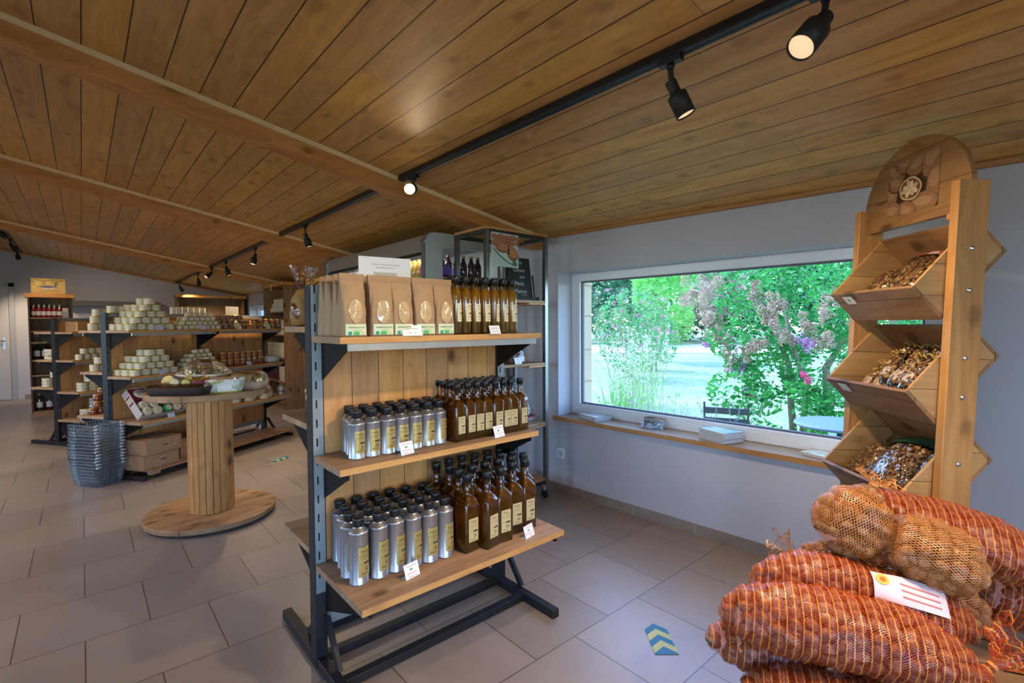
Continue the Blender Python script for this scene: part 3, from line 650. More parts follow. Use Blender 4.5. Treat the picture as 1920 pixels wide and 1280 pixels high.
for ci, (x, dep) in enumerate(((.731, 4), (.838, 3), (.923, 3), (1.018, 3), (1.112, 3))):
    for k in range(dep):
        xx = x + (.004 * math.sin(ci * 3 + k * 2)); yy = 1.715 + k * .063
        sc_ = .97 if ci == 1 else 1
        kb_[(ci + k) % 3].put((xx, yy, ZT), rad((2, -2, 3, -3, 1)[ci] + (k * 4 if ci == 0 else R.uniform(-3, 3))), 'brown paper flour bag on the top shelf, %s column from left, %s' % (ORD[ci], ('front bag', 'second from the front', 'third from the front', 'rearmost')[k]), 'brown paper flour bags')
HU = [('HUILE DE NOIX', .78, 0), ('BIDON DE 75CL', .30, 0), ('1 BIDON   17.00', .08, 0)]
HB = [('HUILE DE NOIX', .78, 0), ('BOUTEILLE DE 75CL', .30, 0), ('1   14.50', .08, 0)]
price_card(HU, (.955, 1.742, ZM), rad(8), 'white price card with red print leaning by the small oil cans, middle shelf', w=.062, h=.05)
price_card(HB, (1.415, 1.728, ZM), rad(6), 'white price card in front of the small bottles on the middle shelf', w=.062, h=.052)
price_card(HU, (.905, 1.625, ZB), rad(10), 'white price card in front of the large silver cans on the bottom shelf', w=.066, h=.052)
price_card(HB, (1.470, 1.590, ZB), rad(12), 'white price card in front of the large bottles on the bottom shelf', w=.066, h=.052)
price_card([('FARINE DE NOIX', .62, 0), ('500 g      8.50', .22, 0)], (.952, 1.682, ZT), rad(-4), 'white price card in front of the flour bags on the top shelf', w=.082, h=.042, green=False, ink=P('ink_maroon', (.22, .03, .05), .8))
price_card([('HUILE DE NOIX', .62, 0), ('50CL     9.50', .22, 0)], (1.352, 1.676, ZT), rad(6), 'white price card in front of the tall clear bottles on the top shelf', w=.064, h=.038, green=False, ink=P('ink_maroon', (.22, .03, .05), .8))
# printed sheet standing on the top shelf behind the bags
o = thing('printed_sheet', 'white printed sheet with small photo standing behind the flour bags', 'sign', (.972, 1.93, ZT), rad(-8))
b = MB(); b.box((-.112, -.001, 0), (.112, .001, .325)); b.obj('sheet', M_PAPER, o)
b = MB(); f = lambda x, y: (x, -.0014, y)
b.text('La farine de noix est issue du broyage', .0078, lambda x, y: f(x, y + .292), 0); b.text('des tourteaux de nos noix', .0078, lambda x, y: f(x, y + .279), 0); b.obj('print', M_INK, o)
b = MB(); b.box((-.05, -.0014, .19), (.05, -.0011, .262)); 
rr = random.Random(3)
for k in range(9): b.lathe([(.012, 0), (.010, .001), (0, .0014)], 10, 1, Matrix.Translation((-.03 + k * .0075, -.0016, .235 - .0035 * abs(k - 3) + rr.uniform(-.004, .004))) @ Matrix.Rotation(rad(90), 4, 'X'), False)
b.obj('small_photo', [P('photo_beige', (.52, .46, .40), .6), P('photo_walnut', (.26, .12, .12), .6)], o)
# goods on the rear side of the front gondola
o = thing('wrapped_bag', 'cellophane bag of pasta tied with dark ribbon, behind the front gondola upright', 'bag', (.705, 2.13, 1.355), rad(20))
b = MB(); rs = []
for i in range(15):
    z = i / 14 * .25; t = i / 14
    rr_ = .062 * (math.sin(PI * min(1, t / .62 + .12)) ** .6) if t < .55 else .018 + .040 * ((t - .55) / .45) ** 1.2
    rs.append([(rr_ * (1 + .12 * math.sin(5 * a + i)) * math.cos(a) * (1.0 if t < .6 else 1.2), rr_ * (.8 if t < .6 else .4) * math.sin(a), z) for a in [2 * PI * k / 24 for k in range(24)]])
b.rings(rs, cap1=False); b.obj('cellophane_wrap', film('amber_film', .15, (.85, .60, .30)), o)
b = MB(); b.lathe([(.0, .004), (.052, .006), (.058, .05), (.052, .11), (.03, .15), (0, .16)], 20, cap=False); b.obj('dry_pasta', P('brown_pasta', (.30, .15, .04), .7, noise=.4, nscale=60, bump=1, bscale=80), o)
b = MB(); b.lathe([(.020, .160), (.022, .164), (.020, .168)], 14)
for s in (-1, 1): b.tube([(s * .015, -.02, .165), (s * .05, -.04, .175), (s * .09, -.05, .15 + s * .01)], .0025, 5); b.tube([(s * .015, -.02, .165), (s * .04, -.05, .19), (s * .02, -.03, .17)], .0025, 5)
b.obj('ribbon', P('brown_ribbon', (.05, .018, .008), .4), o)
b = MB()
o = thing('folded_bag', 'clear bag of yellow contents lying over the rear shelf of front gondola', 'bag', (.80, 2.16, 1.355), 0)
rs = [[(.06 * math.cos(a) * (1 if i else .9), .04 * math.sin(a), i / 6 * .205 + .004 * math.sin(3 * a)) for a in [2 * PI * k / 16 for k in range(16)]] for i in range(7)]
b.rings(rs); b.obj('bag_film', P('amber_pasta', (.45, .24, .05), .25, noise=.3, nscale=30, coat=1), o)
def glass_jar(lab, r=.034, h=.11, content=(.10, .02, .006), lid=None, name='jar', band=None):
    o = thing(name, lab, 'jar')
    b = MB(); b.lathe([(r * .9, 0), (r, .004), (r, h * .80), (r * .93, h * .84)], 20); b.obj('jar_content', P('content_%d' % int(content[0] * 1000 + content[1] * 10000), content, .12, coat=1.0, noise=.3, nscale=25), o)
    b = MB(); b.lathe([(r * .96, h * .84), (r * 1.0, h * .86), (r * 1.0, h * .985), (r * .95, h), (0, h)], 20, cap=False); b.obj('lid', lid or M_GOLD, o)
    if band:
        b = MB(); b.lathe([(r + .0004, h * .2), (r + .0004, h * .6)], 20, cap=False); b.obj('paper_band', band, o)
    return o
kj = Kit(glass_jar('', .036, .125))
kj.put((.745, 2.16, .965), 0, 'amber jar with gold lid on the rear shelf of the front gondola', 'jars behind the front gondola')
kj.put((.80, 2.10, .965), 0, 'second amber jar with gold lid on the rear shelf, half hidden by upright', 'jars behind the front gondola')
o = glass_jar('tall brown glass bottle with gold cap behind the front gondola upright', .028, .21); o.location = (.79, 2.19, .965)

# ------------------------------------------------------------------ tins and jars on the two rear gondolas
def tin(r, h, lines=('RILLETTES', "D'OIE"), name='food_tin', lid=None, body=None):
    b = MB()
    b.lathe([(r - .001, 0), (r + .0006, .0008), (r + .0006, .003), (r - .0006, .0045), (r - .0006, h - .0045), (r + .0006, h - .003), (r + .0006, h - .0008), (r - .002, h - .0005), (r - .004, h - .003), (r * .6, h - .003), (r * .55, h - .002), (0, h - .002)], 24, cap=False)
    b.lathe([(r + .0002, .006), (r + .0002, h - .006)], 24, 1, cap=False)
    k = r / .045
    for a0 in (0, 2.1, 4.2):
        c = curved(r + .0006, 0, a0)
        b.text(lines[0], .0125 * k * h / .06, lambda x, y: c(x + .006 * k, y + h * .55), 2)
        b.text(lines[1], .0105 * k * h / .06, lambda x, y: c(x + .012 * k, y + h * .25), 2)
        b.add([c(x, h * .2 + y) for y in (0, h * .5) for x in (-.030 * k, -.028 * k)], [(0, 1, 3, 2)], 2)
    o = b.obj(name, [M_GOLD, body or M_CREAM, P('print_darkbrown', (.10, .055, .035), .8)]); tag(o, '', 'tin')
    return o
def pyramid(kit, LT, ang, u0, v0, z, r, h, n, rows, deep, where, group, shrink=1, jitter=3):
    nm = ('bottom', 'second', 'third', 'fourth', 'fifth', 'top')
    for k in range(rows):
        m = n - k * shrink
        if m < 1: break
        for j in range(deep if k < rows - 1 else max(1, deep - 1)):
            for i in range(m):
                if 0 < j and 0 < i < m - 1 and k < rows - 1 and deep > 2: continue     # hidden core of the heap
                u = u0 + r + (i + k * .5 * shrink) * 2.03 * r; v = v0 - r - j * 2.05 * r
                lay = 'front' if j == 0 else ('rear' if j == deep - 1 else 'middle')
                kit.put(LT(u, v, z + k * (h + .0003)), ang + rad(R.uniform(-jitter, jitter)), '%s, %s layer, %s course, %s from left' % (where, lay, nm[min(k, 5)], ORD[i]), group)
bigk = Kit(tin(.0445, .058)); smk = Kit(tin(.032, .042, ('BLOC', 'FOIE GRAS')))
pyramid(bigk, LT2, A2, .0, .285, 1.325, .0445, .058, 5, 5, 3, 'cream tin, large top-shelf pyramid', 'cream tins in the large pyramid on the top shelf')
pyramid(smk, LT2, A2, .475, .285, 1.325, .031, .042, 8, 4, 2, 'small cream tin, top-shelf heap', 'small cream tins in the middle heap on the top shelf')
pyramid(bigk, LT2, A2, .03, .285, .915, .0445, .058, 5, 4, 3, 'cream tin, large middle-shelf pyramid', 'cream tins in the large pyramid on the middle shelf')
pyramid(smk, LT2, A2, .50, .285, .915, .033, .042, 7, 5, 2, 'small cream tin, middle-shelf heap', 'small cream tins in the right heap on the middle shelf')
# jars with brown and amber contents
pk = Kit(glass_jar('', .036, .05, (.20, .085, .045))); pb = Kit(glass_jar('', .043, .056, (.17, .06, .03))); aj = Kit(glass_jar('', .039, .078, (.30, .09, .02), M_GOLD))
for k, n in ((0, 6), (1, 6), (2, 5)):
    for i in range(n):
        pk.put(LT2(.985 + i * .077 - k * .02, .24, 1.325 + k * .0505), A2, 'small brown pate jar with gold lid, top shelf, %s course, %s from left' % (('bottom', 'middle', 'top')[k], ORD[i]), 'small pate jars on the top shelf')
for k, n in ((0, 5), (1, 5)):
    for i in range(n):
        pb.put(LT2(1.475 + i * .092, .245, 1.325 + k * .0565), A2, 'wide brown pate jar with gold lid, top shelf, %s course, %s from left' % (('bottom', 'upper')[k], ORD[i]), 'wide pate jars on the top shelf')
for k, n in ((0, 7), (1, 7)):
    for i in range(n):
        aj.put(LT2(1.02 + i * .087, .235, .915 + k * .0785), A2, 'amber jar with gold lid, middle shelf, %s course, %s from left' % (('bottom', 'upper')[k], ORD[i]), 'amber jars on the middle shelf')
tl = P('lilac_card', (.55, .55, .72), .7)
for i, (u, z, t) in enumerate(((.26, 1.325, 'RILLETTES'), (.72, 1.325, 'BLOC'), (1.18, 1.325, 'PATE'), (1.62, 1.325, 'TERRINE'), (.28, .915, 'RILLETTES'), (1.32, .915, 'CONFIT'), (.28, .515, 'COFFRET'))):
    price_card([(t, .6, 0), ('9.50', .2, 0)], LT2(u, .295 if z > .6 else .385, z), A2, 'pale price card with %s wording at the front edge of the %s shelf' % (t.lower(), {1.325: 'top', .915: 'middle', .515: 'lower'}[z]) if t != 'RILLETTES' else 'pale price card in front of the large tin pyramid on the %s shelf' % {1.325: 'top', .915: 'middle'}[z], w=.07, h=.042, green=False, ink=M_INK, tint=tl)
for i, u in enumerate((1.16, 1.60)):
    o = thing('tilted_lid', 'round cream and gold lid propped on its edge, %s on top shelf' % ('left one' if i == 0 else 'right one'), 'lid', LT2(u, .262 + .03, 1.325 + .043), A2)
    b = MB(); T = Matrix.Rotation(rad(78), 4, 'X'); b.lathe([(.042, 0), (.043, .002), (.042, .006), (0, .006)], 22, 0, T, False); b.lathe([(.034, .0065), (0, .0066)], 20, 1, T, False)
    b.obj('lid_disc', [M_GOLD, P('lid_green', (.50, .58, .38), .6)], o)
def oval_dish(lab, loc, rz, L, W, H, wrap=True, handle=False):
    o = thing('oval_dish', lab, 'dish', loc, rz)
    b = MB(); n = 32
    def rg(a, c, z): return [(a * math.cos(2 * PI * i / n), c * math.sin(2 * PI * i / n), z) for i in range(n)]
    b.rings([rg(L * .82, W * .82, 0), rg(L * .84, W * .84, H * .12)], 1, cap1=False)
    b.rings([rg(L * .84, W * .84, H * .12), rg(L * 1.0, W * 1.0, H), rg(L * .975, W * .97, H), rg(L * .83, W * .82, H * .2)], 0, cap0=False)
    g = G('dish_print_%d' % int(L * 1000)); t = g('TexCoord', out=3); x = g('SeparateXYZ', {0: t})
    nz = g('TexNoise', {'Vector': g('VectorMath', {0: t, 1: (22, 22, 9)}, operation='MULTIPLY'), 'Scale': 1.0, 'Detail': 3})
    bl = g.math('MULTIPLY', g.math('GREATER_THAN', nz, .60), g.math('GREATER_THAN', x, -.02))
    m = g.done(g('BsdfPrincipled', {'Base Color': g.mix(bl, (.66, .66, .62), (.34, .42, .26)), 'Roughness': .35}))
    b.obj('dish_body', [m, P('dish_olive_foot', (.42, .40, .10), .4)], o)
    if handle:
        b = MB(); pts = [(-L * .9 + L * 1.3 * t, -W * (.97 - .0 * t) * math.sqrt(max(0, 1 - ((-L * .9 + L * 1.3 * t) / L) ** 2)) - .004, H * (.35 + .6 * t)) for t in [i / 10 for i in range(11)]]
        for i in range(10): b.bar(pts[i], pts[i + 1], .004, h=.018)
        b.obj('swing_handle', P('dish_olive_handle', (.36, .34, .12), .5), o)
    b = MB(); b.rings([rg(L * .8, W * .8, H * .7), rg(L * .6, W * .6, H * 1.02), rg(L * .2, W * .2, H * 1.1)]); b.obj('packed_contents', P('dish_filling', (.42, .25, .17), .3, noise=.5, nscale=30, coat=.8, bump=1, bscale=25), o)
    return o
oval_dish('white oval dish with grey rim at the right end of the middle shelf', LT2(1.78, .20, .915), A2, .13, .075, .075)
# lower shelf of the long gondola
def gift_tray(lab, loc, rz):
    o = thing('gift_box', lab, 'gift box', loc, rot=(rad(48), 0, rz))
    W, D, H = .42, .30, .085; T = None
    b = MB(); b.box((0, -D, 0), (W, 0, .006), 0, T); b.box((0, -D, .006), (W, -D + .008, H * .62), 0, T); b.box((0, -D, .006), (.008, 0, H), 0, T); b.box((W - .008, -D, .006), (W, 0, H), 0, T); b.box((0, -.008, .006), (W, 0, H), 0, T)
    b.obj('tray_box', P('gift_box_card', (.47, .40, .33), .6, noise=.06, nscale=40), o, bev=.002)
    b = MB(); TT = Matrix.Translation((0, -.128, H * .9))
    b.box((.009, 0, 0), (W - .009, .12, .004), 1, TT)
    for x in (.10, .24, .37):
        b.lathe([(.05, .0045), (.05, .006), (0, .0062)], 26, 2, TT @ Matrix.Translation((x, .06, 0)) @ Matrix.Scale(1.2 if x < .3 else .9, 4, (1, 0, 0)), False)
        for q in (-.018, -.004, .012): b.box((x - .035, .06 + q, .0065), (x + .035, .06 + q + .004, .007), 3, TT)
    b.obj('oval_card', [P('gift_box_card', (.47, .40, .33)), M_MAROON, M_CREAM, M_INK], o)
    b = MB()
    for k in range(3): b.box((-.0008, -.16 + k * .035, .012), (-.0002, -.14 + k * .035, H - .01), k % 2)
    b.box((-.0008, -.05, .008), (-.0002, -.043, H), 0); b.obj('side_stripe', [M_MAROON, P('stripe_ochre', (.45, .33, .18), .6)], o)
    b = MB(); b.box((.009, -D + .009, .03), (W - .009, -.009, .045)); b.obj('shredded_filling', P('maroon_shred', (.22, .015, .06), .7, bump=1, bscale=60), o)
    for i, (x, y, rx, m, mm) in enumerate(((.07, -.18, 25, M_CREAM, 'cream'), (.07, -.255, 20, M_CREAM, 'cream'), (.16, -.18, 25, M_CREAM, 'cream'), (.16, -.26, 15, M_CREAM, 'cream'), (.25, -.175, 25, P('dark_tin', (.12, .08, .07), .3, .5), 'dark'), (.26, -.255, 15, P('green_lid', (.02, .30, .10), .4), 'green'), (.35, -.25, 20, M_CREAM, 'cream'), (.345, -.17, 25, M_MAROON, 'maroon'))):
        b = MB(); TT = Matrix.Translation((x, y, .05)) @ Matrix.Rotation(rad(rx), 4, 'X'); b.lathe([(.036, -.008), (.037, 0), (.037, .038), (.034, .041), (0, .0405)], 24, 0, TT, False); b.lathe([(.026, .042), (0, .0422)], 20, 1, TT, False)
        b.obj('packed_tin', [m, P('tin_top_print', (.50, .45, .33), .5)], o)
    for c_ in o.children: c_.location.y = D
    return o
gift_tray('open gift box of assorted tins leaning back on the lower shelf of the long gondola', LT2(.055, .27, .517), A2 - rad(3))
o = thing('gift_box', 'second gift box with small blue sticker behind the spool table column', 'gift box', LT2(.56, .33, .515), A2)
b = MB(); b.box((0, -.02, 0), (.30, .2, .10)); b.obj('box_body', P('gift_box_card2', (.40, .34, .28), .6), o, bev=.003)
b = MB(); b.box((.03, -.0215, .035), (.10, -.0205, .085)); b.obj('blue_sticker', P('sticker_blue', (.05, .42, .62), .5), o)
lk = Kit(tin(.056, .062, ('CASSOULET', 'MAISON')))
for i, (u, v) in enumerate(((1.10, .30), (1.22, .22), (1.26, .33), (1.40, .25), (1.47, .345), (1.62, .27))):
    lk.put(LT2(u, v, .515), A2 + rad(10), 'wide low cream tin, lower shelf of long gondola, %s from left' % ORD[i], 'wide cream tins on the lower shelf')
for i, (u, v) in enumerate(((1.71, .20), (1.80, .31))):
    o = thing('wrapped_stack', 'stack of two cream tins in clear film tied on top, %s of two' % ('left' if i == 0 else 'right'), 'wrapped tins', LT2(u, v, .515), A2)
    b = MB(); b.lathe([(.045, 0), (.046, .002), (.046, .058), (.043, .06)], 22); b.lathe([(.035, .061), (.036, .063), (.036, .10), (.033, .102)], 22); b.obj('tins_inside', M_CREAM, o)
    b = MB(); b.lathe([(.0465, .03), (.0465, .05)], 20, cap=False); b.obj('tin_band', P('grey_print', (.25, .22, .22), .7), o)
    b = MB(); b.lathe([(.05, .0), (.051, .06), (.042, .10), (.012, .125), (.010, .13), (.03, .155)], 14, cap=False); b.obj('clear_film', M_FILM, o)
def carton(lab, loc, rz, W, D, H, seed=0):
    o = thing('cardboard_box', lab, 'cardboard box', loc, rz); R_ = random.Random(seed)
    b = MB(); b.box((0, 0, 0), (W, D, H)); b.obj('box_body', M_CARD, o, bev=.003)
    b = MB(); b.box((-.001, -.001, H * .995), (W + .001, D + .001, H + .0025)); b.obj('lid_flap', M_CARD, o)
    b = MB()
    for k in range(16):
        x, y = R_.uniform(.02, W - .06), R_.uniform(.02, D - .05); a = R_.uniform(-.3, .8); l = R_.uniform(.02, .05)
        b.bar((x, y, H + .003), (x + l * math.cos(a), y + l * math.sin(a), H + .003), .004, h=.0006)
    for k in range(6):
        x, z = R_.uniform(.02, W - .06), R_.uniform(.03, H - .03); b.bar((x, -.0008, z), (x + .035, -.0008, z + .012), .0006, h=.003, up=(0, 0, 1))
    for k in range(6):
        y, z = R_.uniform(.03, D - .05), R_.uniform(.02, H - .05); b.bar((-.0008, y, z), (-.0008, y + .008, z + .03), .0006, h=.004, up=(0, 1, 0))
    tag(b.obj('tape_print', P('white_print', (.55, .50, .47), .7), o), kind='stuff')
    b = MB(); b.box((W * .45, -.0012, H * .5), (W * .62, -.0004, H * .56)); b.obj('hand_slot', M_SLOT, o)
    return o
carton('lower of two stacked cardboard boxes on the deck of the long gondola', LT2(.0, .395, .085), A2, .345, .29, .125, 1)
carton('upper of two stacked cardboard boxes on the deck of the long gondola', LT2(.015, .41, .2135), A2, .345, .29, .130, 2)
carton('third cardboard box on the gondola deck, behind the stacked pair beside spool column', LT2(.44, .30, .085), A2, .36, .25, .17, 3)
# rear sides of the long gondola and front of the rear gondola
mk = Kit(tin(.036, .065, ('PATE', 'DE FOIE'))); tk = Kit(tin(.05, .105, ('CONFIT', 'CANARD'))); rk = Kit(glass_jar('', .032, .06, (.24, .05, .015))); xk = Kit(tin(.075, .12, ('CONFIT', 'DE CANARD')))
def LT3(u, v, z): return LT2(u, v, z, O3)
def rowof(kit, LT, u0, v, z, n, st, where, group, rz=A2):
    for i in range(n): kit.put(LT(u0 + i * st, v, z), rz + rad(R.uniform(-5, 5)), '%s, %s from the left' % (where, ORD[i]), group)
for k in range(3): rowof(mk, LT2, .06 + .02 * k, -.24, 1.325 + k * .0655, 4 - k, .078, 'cream tin behind long gondola post, top shelf, %s course' % ORD[k], 'tins behind the long gondola, top')
for k in range(2): rowof(mk, LT2, .05 + .04 * k, -.22, .95 + k * .0655, 4 - k, .078, 'cream tin behind long gondola post, middle shelf, %s course' % ORD[k], 'tins behind the long gondola, middle')
for k in range(4):
    for i in range(4 - min(k, 2)): rk.put(LT2(.05 + i * .066 + k * .02, -.26 + .03 * (k % 2), .55 + k * .0605), 0, 'little red jar behind long gondola post, lower shelf, %s course, %s' % (ORD[k], ORD[i]), 'little red jars behind the long gondola')
for k in range(2): rowof(mk, LT3, .08 + .05 * k, .25, .98 + k * .0655, 9 - k, .078, 'cream tin on the rear gondola, second shelf, %s course' % ORD[k], 'tins on the rear gondola, second shelf')
for k in range(2): rowof(tk, LT3, .08 + .08 * k, .28, .62 + k * .106, 7 - 2 * k, .108, 'tall cream tin on the rear gondola, third shelf, %s course' % ORD[k], 'tall tins on the rear gondola, third shelf')
rowof(xk, LT3, .12, .30, .30, 4, .158, 'very large cream tin on the rear gondola bottom shelf', 'very large tins on the rear gondola')
rowof(xk, LT3, .22, .30, .4205, 2, .158, 'very large cream tin, upper course, rear gondola bottom shelf', 'very large tins on the rear gondola')
rowof(mk, LT3, .62, .26, 1.30, 4, .078, 'cream tin on the top shelf of the rear gondola', 'tins on the rear gondola, top shelf')
rowof(tk, LT3, .06, -.24, .66, 1, .1, 'tall cream tin at near end, back shelf of rear gondola', 'tall tins at the rear gondola back'); rowof(tk, LT3, .12, -.2, .766, 1, .1, 'tall cream tin, upper course, back of rear gondola', 'tall tins at the rear gondola back')
rowof(tk, LT3, .16, -.26, .66, 2, .104, 'tall cream tin, lower course, back shelf of rear gondola', 'tall tins at the rear gondola back')
rowof(xk, LT3, .10, -.2, .98, 1, .1, 'large cream tin alone, middle back shelf of rear gondola', None)
o = thing('wooden_crate', 'pine crate side standing on the top shelf at the near end of the rear gondola', 'crate', LT3(.06, .24, 1.30), A2)
b = MB(); b.box((0, -.03, 0), (.42, .0, .115)); b.obj('crate_board', W_SHELFX, o, bev=.003)
b = MB(); b.box((0, .001, 0), (.015, .16, .115)); b.box((.405, .001, 0), (.42, .16, .115)); b.obj('crate_side', W_CABX, o)
# small tins lined up on the top rails
for i in range(4): mk.put(LT2(.06 + i * .085, .0, 1.4805), A2, 'small cream tin balanced on the top rail of the long gondola, %s from near end' % ORD[i], 'tins on the long gondola top rail')
wk = Kit(tin(.030, .075, ('SEL', 'FIN'), body=P('pale_label', (.62, .60, .50), .7)))
for i in range(6): wk.put(LT2(.66 + i * .068, .0, 1.4805), A2, 'tall pale tin on the top rail of the long gondola, %s from left' % ORD[i], 'pale tins on the long gondola top rail')
# yellow signs
MY = P('sign_yellow', (.48, .46, .015), .6)
def yellow_sign(lab, loc, rz, w, h, pic=True):
    o = thing('yellow_sign', lab, 'sign', loc, rz, rot=(rad(-12), 0, rz)); b = MB(); b.box((-w / 2, 0, 0), (w / 2, .003, h)); b.obj('sign_board', MY, o)
    if pic:
        b = MB(); b.box((-w * .33, -.001, h * .25), (w * .33, -.0002, h * .78)); b.lathe([(h * .16, 0), (h * .12, .002), (0, .003)], 14, 1, Matrix.Translation((0, -.0012, h * .5)) @ Matrix.Rotation(rad(90), 4, 'X') @ Matrix.Scale(1.7, 4, (1, 0, 0)), False)
        b.text('Promotion', h * .11, lambda x, y: (x, -.0006, h * .09 + y), 2); b.obj('sign_photo', [P('photo_grey', (.45, .47, .48), .6), P('photo_olive', (.09, .10, .05), .6), M_INK], o)
    return o
yellow_sign('yellow sign with framed food photo on the rear gondola', LT3(.60, .30, 1.34), rad(20), .20, .15)
yellow_sign('second yellow sign, plain, behind the one with the photo', LT3(.86, .16, 1.43), rad(24), .19, .07, False)
yellow_sign('small plain yellow card on top of the big tin pyramid', LT2(.34, .06, 1.515), A2, .16, .10, False)
# ------------------------------------------------------------------ stack of wire baskets
def wire_basket():
    o = thing('wire_basket', '', 'shopping basket')
    W, D, H, t = .245, .31, .17, .83
    def P3(x, y, k): return (W / 2 + (x - W / 2) * (t + (1 - t) * k), D / 2 + (y - D / 2) * (t + (1 - t) * k), H * k)
    b = MB(); r = .0011
    nx, ny = 11, 14
    for i in range(nx + 1):
        x = W * i / nx
        for y in (0, D): b.bar(P3(x, y, 0), P3(x, y, 1), r * 2)
        b.bar(P3(x, 0, 0), P3(x, D, 0), r * 2)
    for i in range(ny + 1):
        y = D * i / ny
        for x in (0, W): b.bar(P3(x, y, 0), P3(x, y, 1), r * 2)
        if i % 2 == 0: b.bar(P3(0, y, 0), P3(W, y, 0), r * 2)
    for k in (0, .17, .33, .5, .67, .83, 1.0):
        q = r * (3.6 if k == 1 else 2)
        c = [P3(0, 0, k), P3(W, 0, k), P3(W, D, k), P3(0, D, k)]
        for i in range(4): b.bar(c[i], c[(i + 1) % 4], q)
    b.obj('wire_body', P('basket_wire', (.30, .33, .34), .35, .7), o)
    for sx in (0, W):
        b = MB(); b.tube([(sx, -.004, H), (sx + (.038 if sx == 0 else -.038), -.007, H + .004)], .0085, 10); b.obj('handle_grip', P('grip_grey', (.42, .45, .47), .45), o)
    b = MB(); b.bar((.006, -.003, H + .004), (.006, D + .003, H + .004), .005); b.bar((W - .006, -.003, H + .004), (W - .006, D + .003, H + .004), .005); b.obj('carry_bail', M_BLACKS, o)
    return o
wb = Kit(wire_basket())
for i in range(14):
    wb.put(LT2(-.275 + .004 * math.sin(i * 2.1), .225 + .003 * math.cos(i * 1.7), .003 + i * .027), A2 + rad(R.uniform(-1.2, 1.2)), 'wire shopping basket in the nested stack, %s from the floor' % ORD[i], 'nested wire shopping baskets')

# ------------------------------------------------------------------ cable spool table and the hampers on it
SC = Vector((.675, 4.07, 0))
o = thing('spool_table', 'wooden cable drum used as a round table, with slatted column', 'table', tuple(SC), rad(12))
def disc(r, z0, z1, mat, name, segs=56):
    b = MB(); b.lathe([(r - .004, z0), (r, z0 + .004), (r, z1 - .004), (r - .004, z1)], segs, sm=False); return b.obj(name, mat, o)
b = MB()
for a in (-.16, .16): b.box((-.25, a - .035, 0), (.25, a + .035, .018))
b.obj('base_runner', W_SPOOL, o)
disc(.41, .018, .052, W_DISC, 'base_disc'); disc(.385, .868, .91, W_DISC, 'table_top')
b = MB(); n = 20; r = .142
for i in range(n):
    a0, a1 = 2 * PI * (i + .035) / n, 2 * PI * (i + .965) / n
    vs = [(q * math.cos(a), q * math.sin(a), z) for z in (.052, .868) for q, a in ((r - .02, a0), (r, a0), (r, a1), (r - .02, a1))]
    b.add(vs, [(0, 3, 2, 1), (4, 5, 6, 7), (0, 1, 5, 4), (1, 2, 6, 5), (2, 3, 7, 6), (3, 0, 4, 7)])
g = W_SPOOL
b.obj('slatted_column', W_SPOOL, o, bev=.003)
b = MB(); b.lathe([(r - .022, .052), (r - .022, .868)], 20, cap=False); b.obj('column_core', P('gap_brown', (.06, .03, .012), .9), o)
ZS = .91
o = thing('gift_hamper', 'dark wicker tray hamper with spiral lid tins and film, on the spool table', 'hamper', (.50, 3.90, ZS), rad(-38))
b = MB(); W, D, H = .19, .125, .055
def rr4(w, d, z): return [(x, y, z) for x, y in rsq(w, d, .025, 3)]
b.rings([rr4(W * .86, D * .84, 0), rr4(W, D, H), rr4(W - .006, D - .006, H), rr4(W * .83, D * .8, .006)])
g = G('dark_wicker'); t = g('TexCoord', out=3); x, y, z = g('SeparateXYZ', {0: t}).node.outputs
wv = g.math('MULTIPLY', g.math('SINE', g.math('MULTIPLY', z, 700)), g.math('SINE', g.math('MULTIPLY', g.math('ADD', x, y), 330)))
MWK = g.done(g('BsdfPrincipled', {'Base Color': g.ramp(g.math('ADD', g.math('MULTIPLY', wv, .5), .5), [(.2, (.008, .004, .003)), (.8, (.03, .013, .009))]), 'Roughness': .65, 'Normal': g('Bump', {'Height': wv, 'Strength': .7, 'Distance': .003})}))
b.obj('wicker_tray', MWK, o)
b = MB(); b.box((-W * .85, -D * .8, .012), (W * .85, D * .8, .052)); b.obj('shredded_filling', P('maroon_shred', (.22, .015, .06)), o)
for i, (x, y, rx, ry, rr_, m) in enumerate(((-.105, .02, 62, 0, .040, M_CREAM), (.0, .05, 50, 8, .040, P('dark_tin', (.12, .08, .07))), (.10, .04, 20, 0, .045, P('brown_content', (.25, .09, .04), .25)), (-.02, -.05, 85, 0, .026, M_PAPER), (.05, -.055, 80, 20, .024, P('yellow_print', (.5, .5, .08), .6)), (.12, -.04, 10, 10, .035, M_MAROON))):
    b = MB(); TT = Matrix.Translation((x, y, .078)) @ Matrix.Rotation(rad(ry), 4, 'Z') @ Matrix.Rotation(rad(rx), 4, 'X')
    b.lathe([(rr_, -.02), (rr_, .016), (rr_ * .93, .019)], 24, 0, TT)
    for q in (.93, .75, .57, .39, .2): b.lathe([(rr_ * q, .0195), (rr_ * (q - .07), .022), (rr_ * (q - .12), .0195)], 24, 1, TT, False)
    b.obj('packed_tin', [m, M_GOLD], o)
b = MB(); b.rings([rr4(W * .98, D * .98, H), rr4(W * .9, D * .85, .070), rr4(W * .5, D * .4, .082)], cap0=False); b.obj('clear_film', M_FILM, o)
oval_dish('white and olive oval metal basket with swing handle on the spool table', (.715, 3.845, ZS), rad(-40), .15, .105, .092, handle=True)
o = thing('gift_box', 'kraft card gift box with amber jar window on the right of the spool table', 'gift box', (.895, 3.91, ZS), rad(-37))
b = MB(); b.rings([rr4(.10, .075, 0), rr4(.115, .09, .055), rr4(.11, .085, .055), rr4(.095, .07, .006)]); b.obj('card_tray', P('kraft_tray', (.40, .28, .19), .7), o)
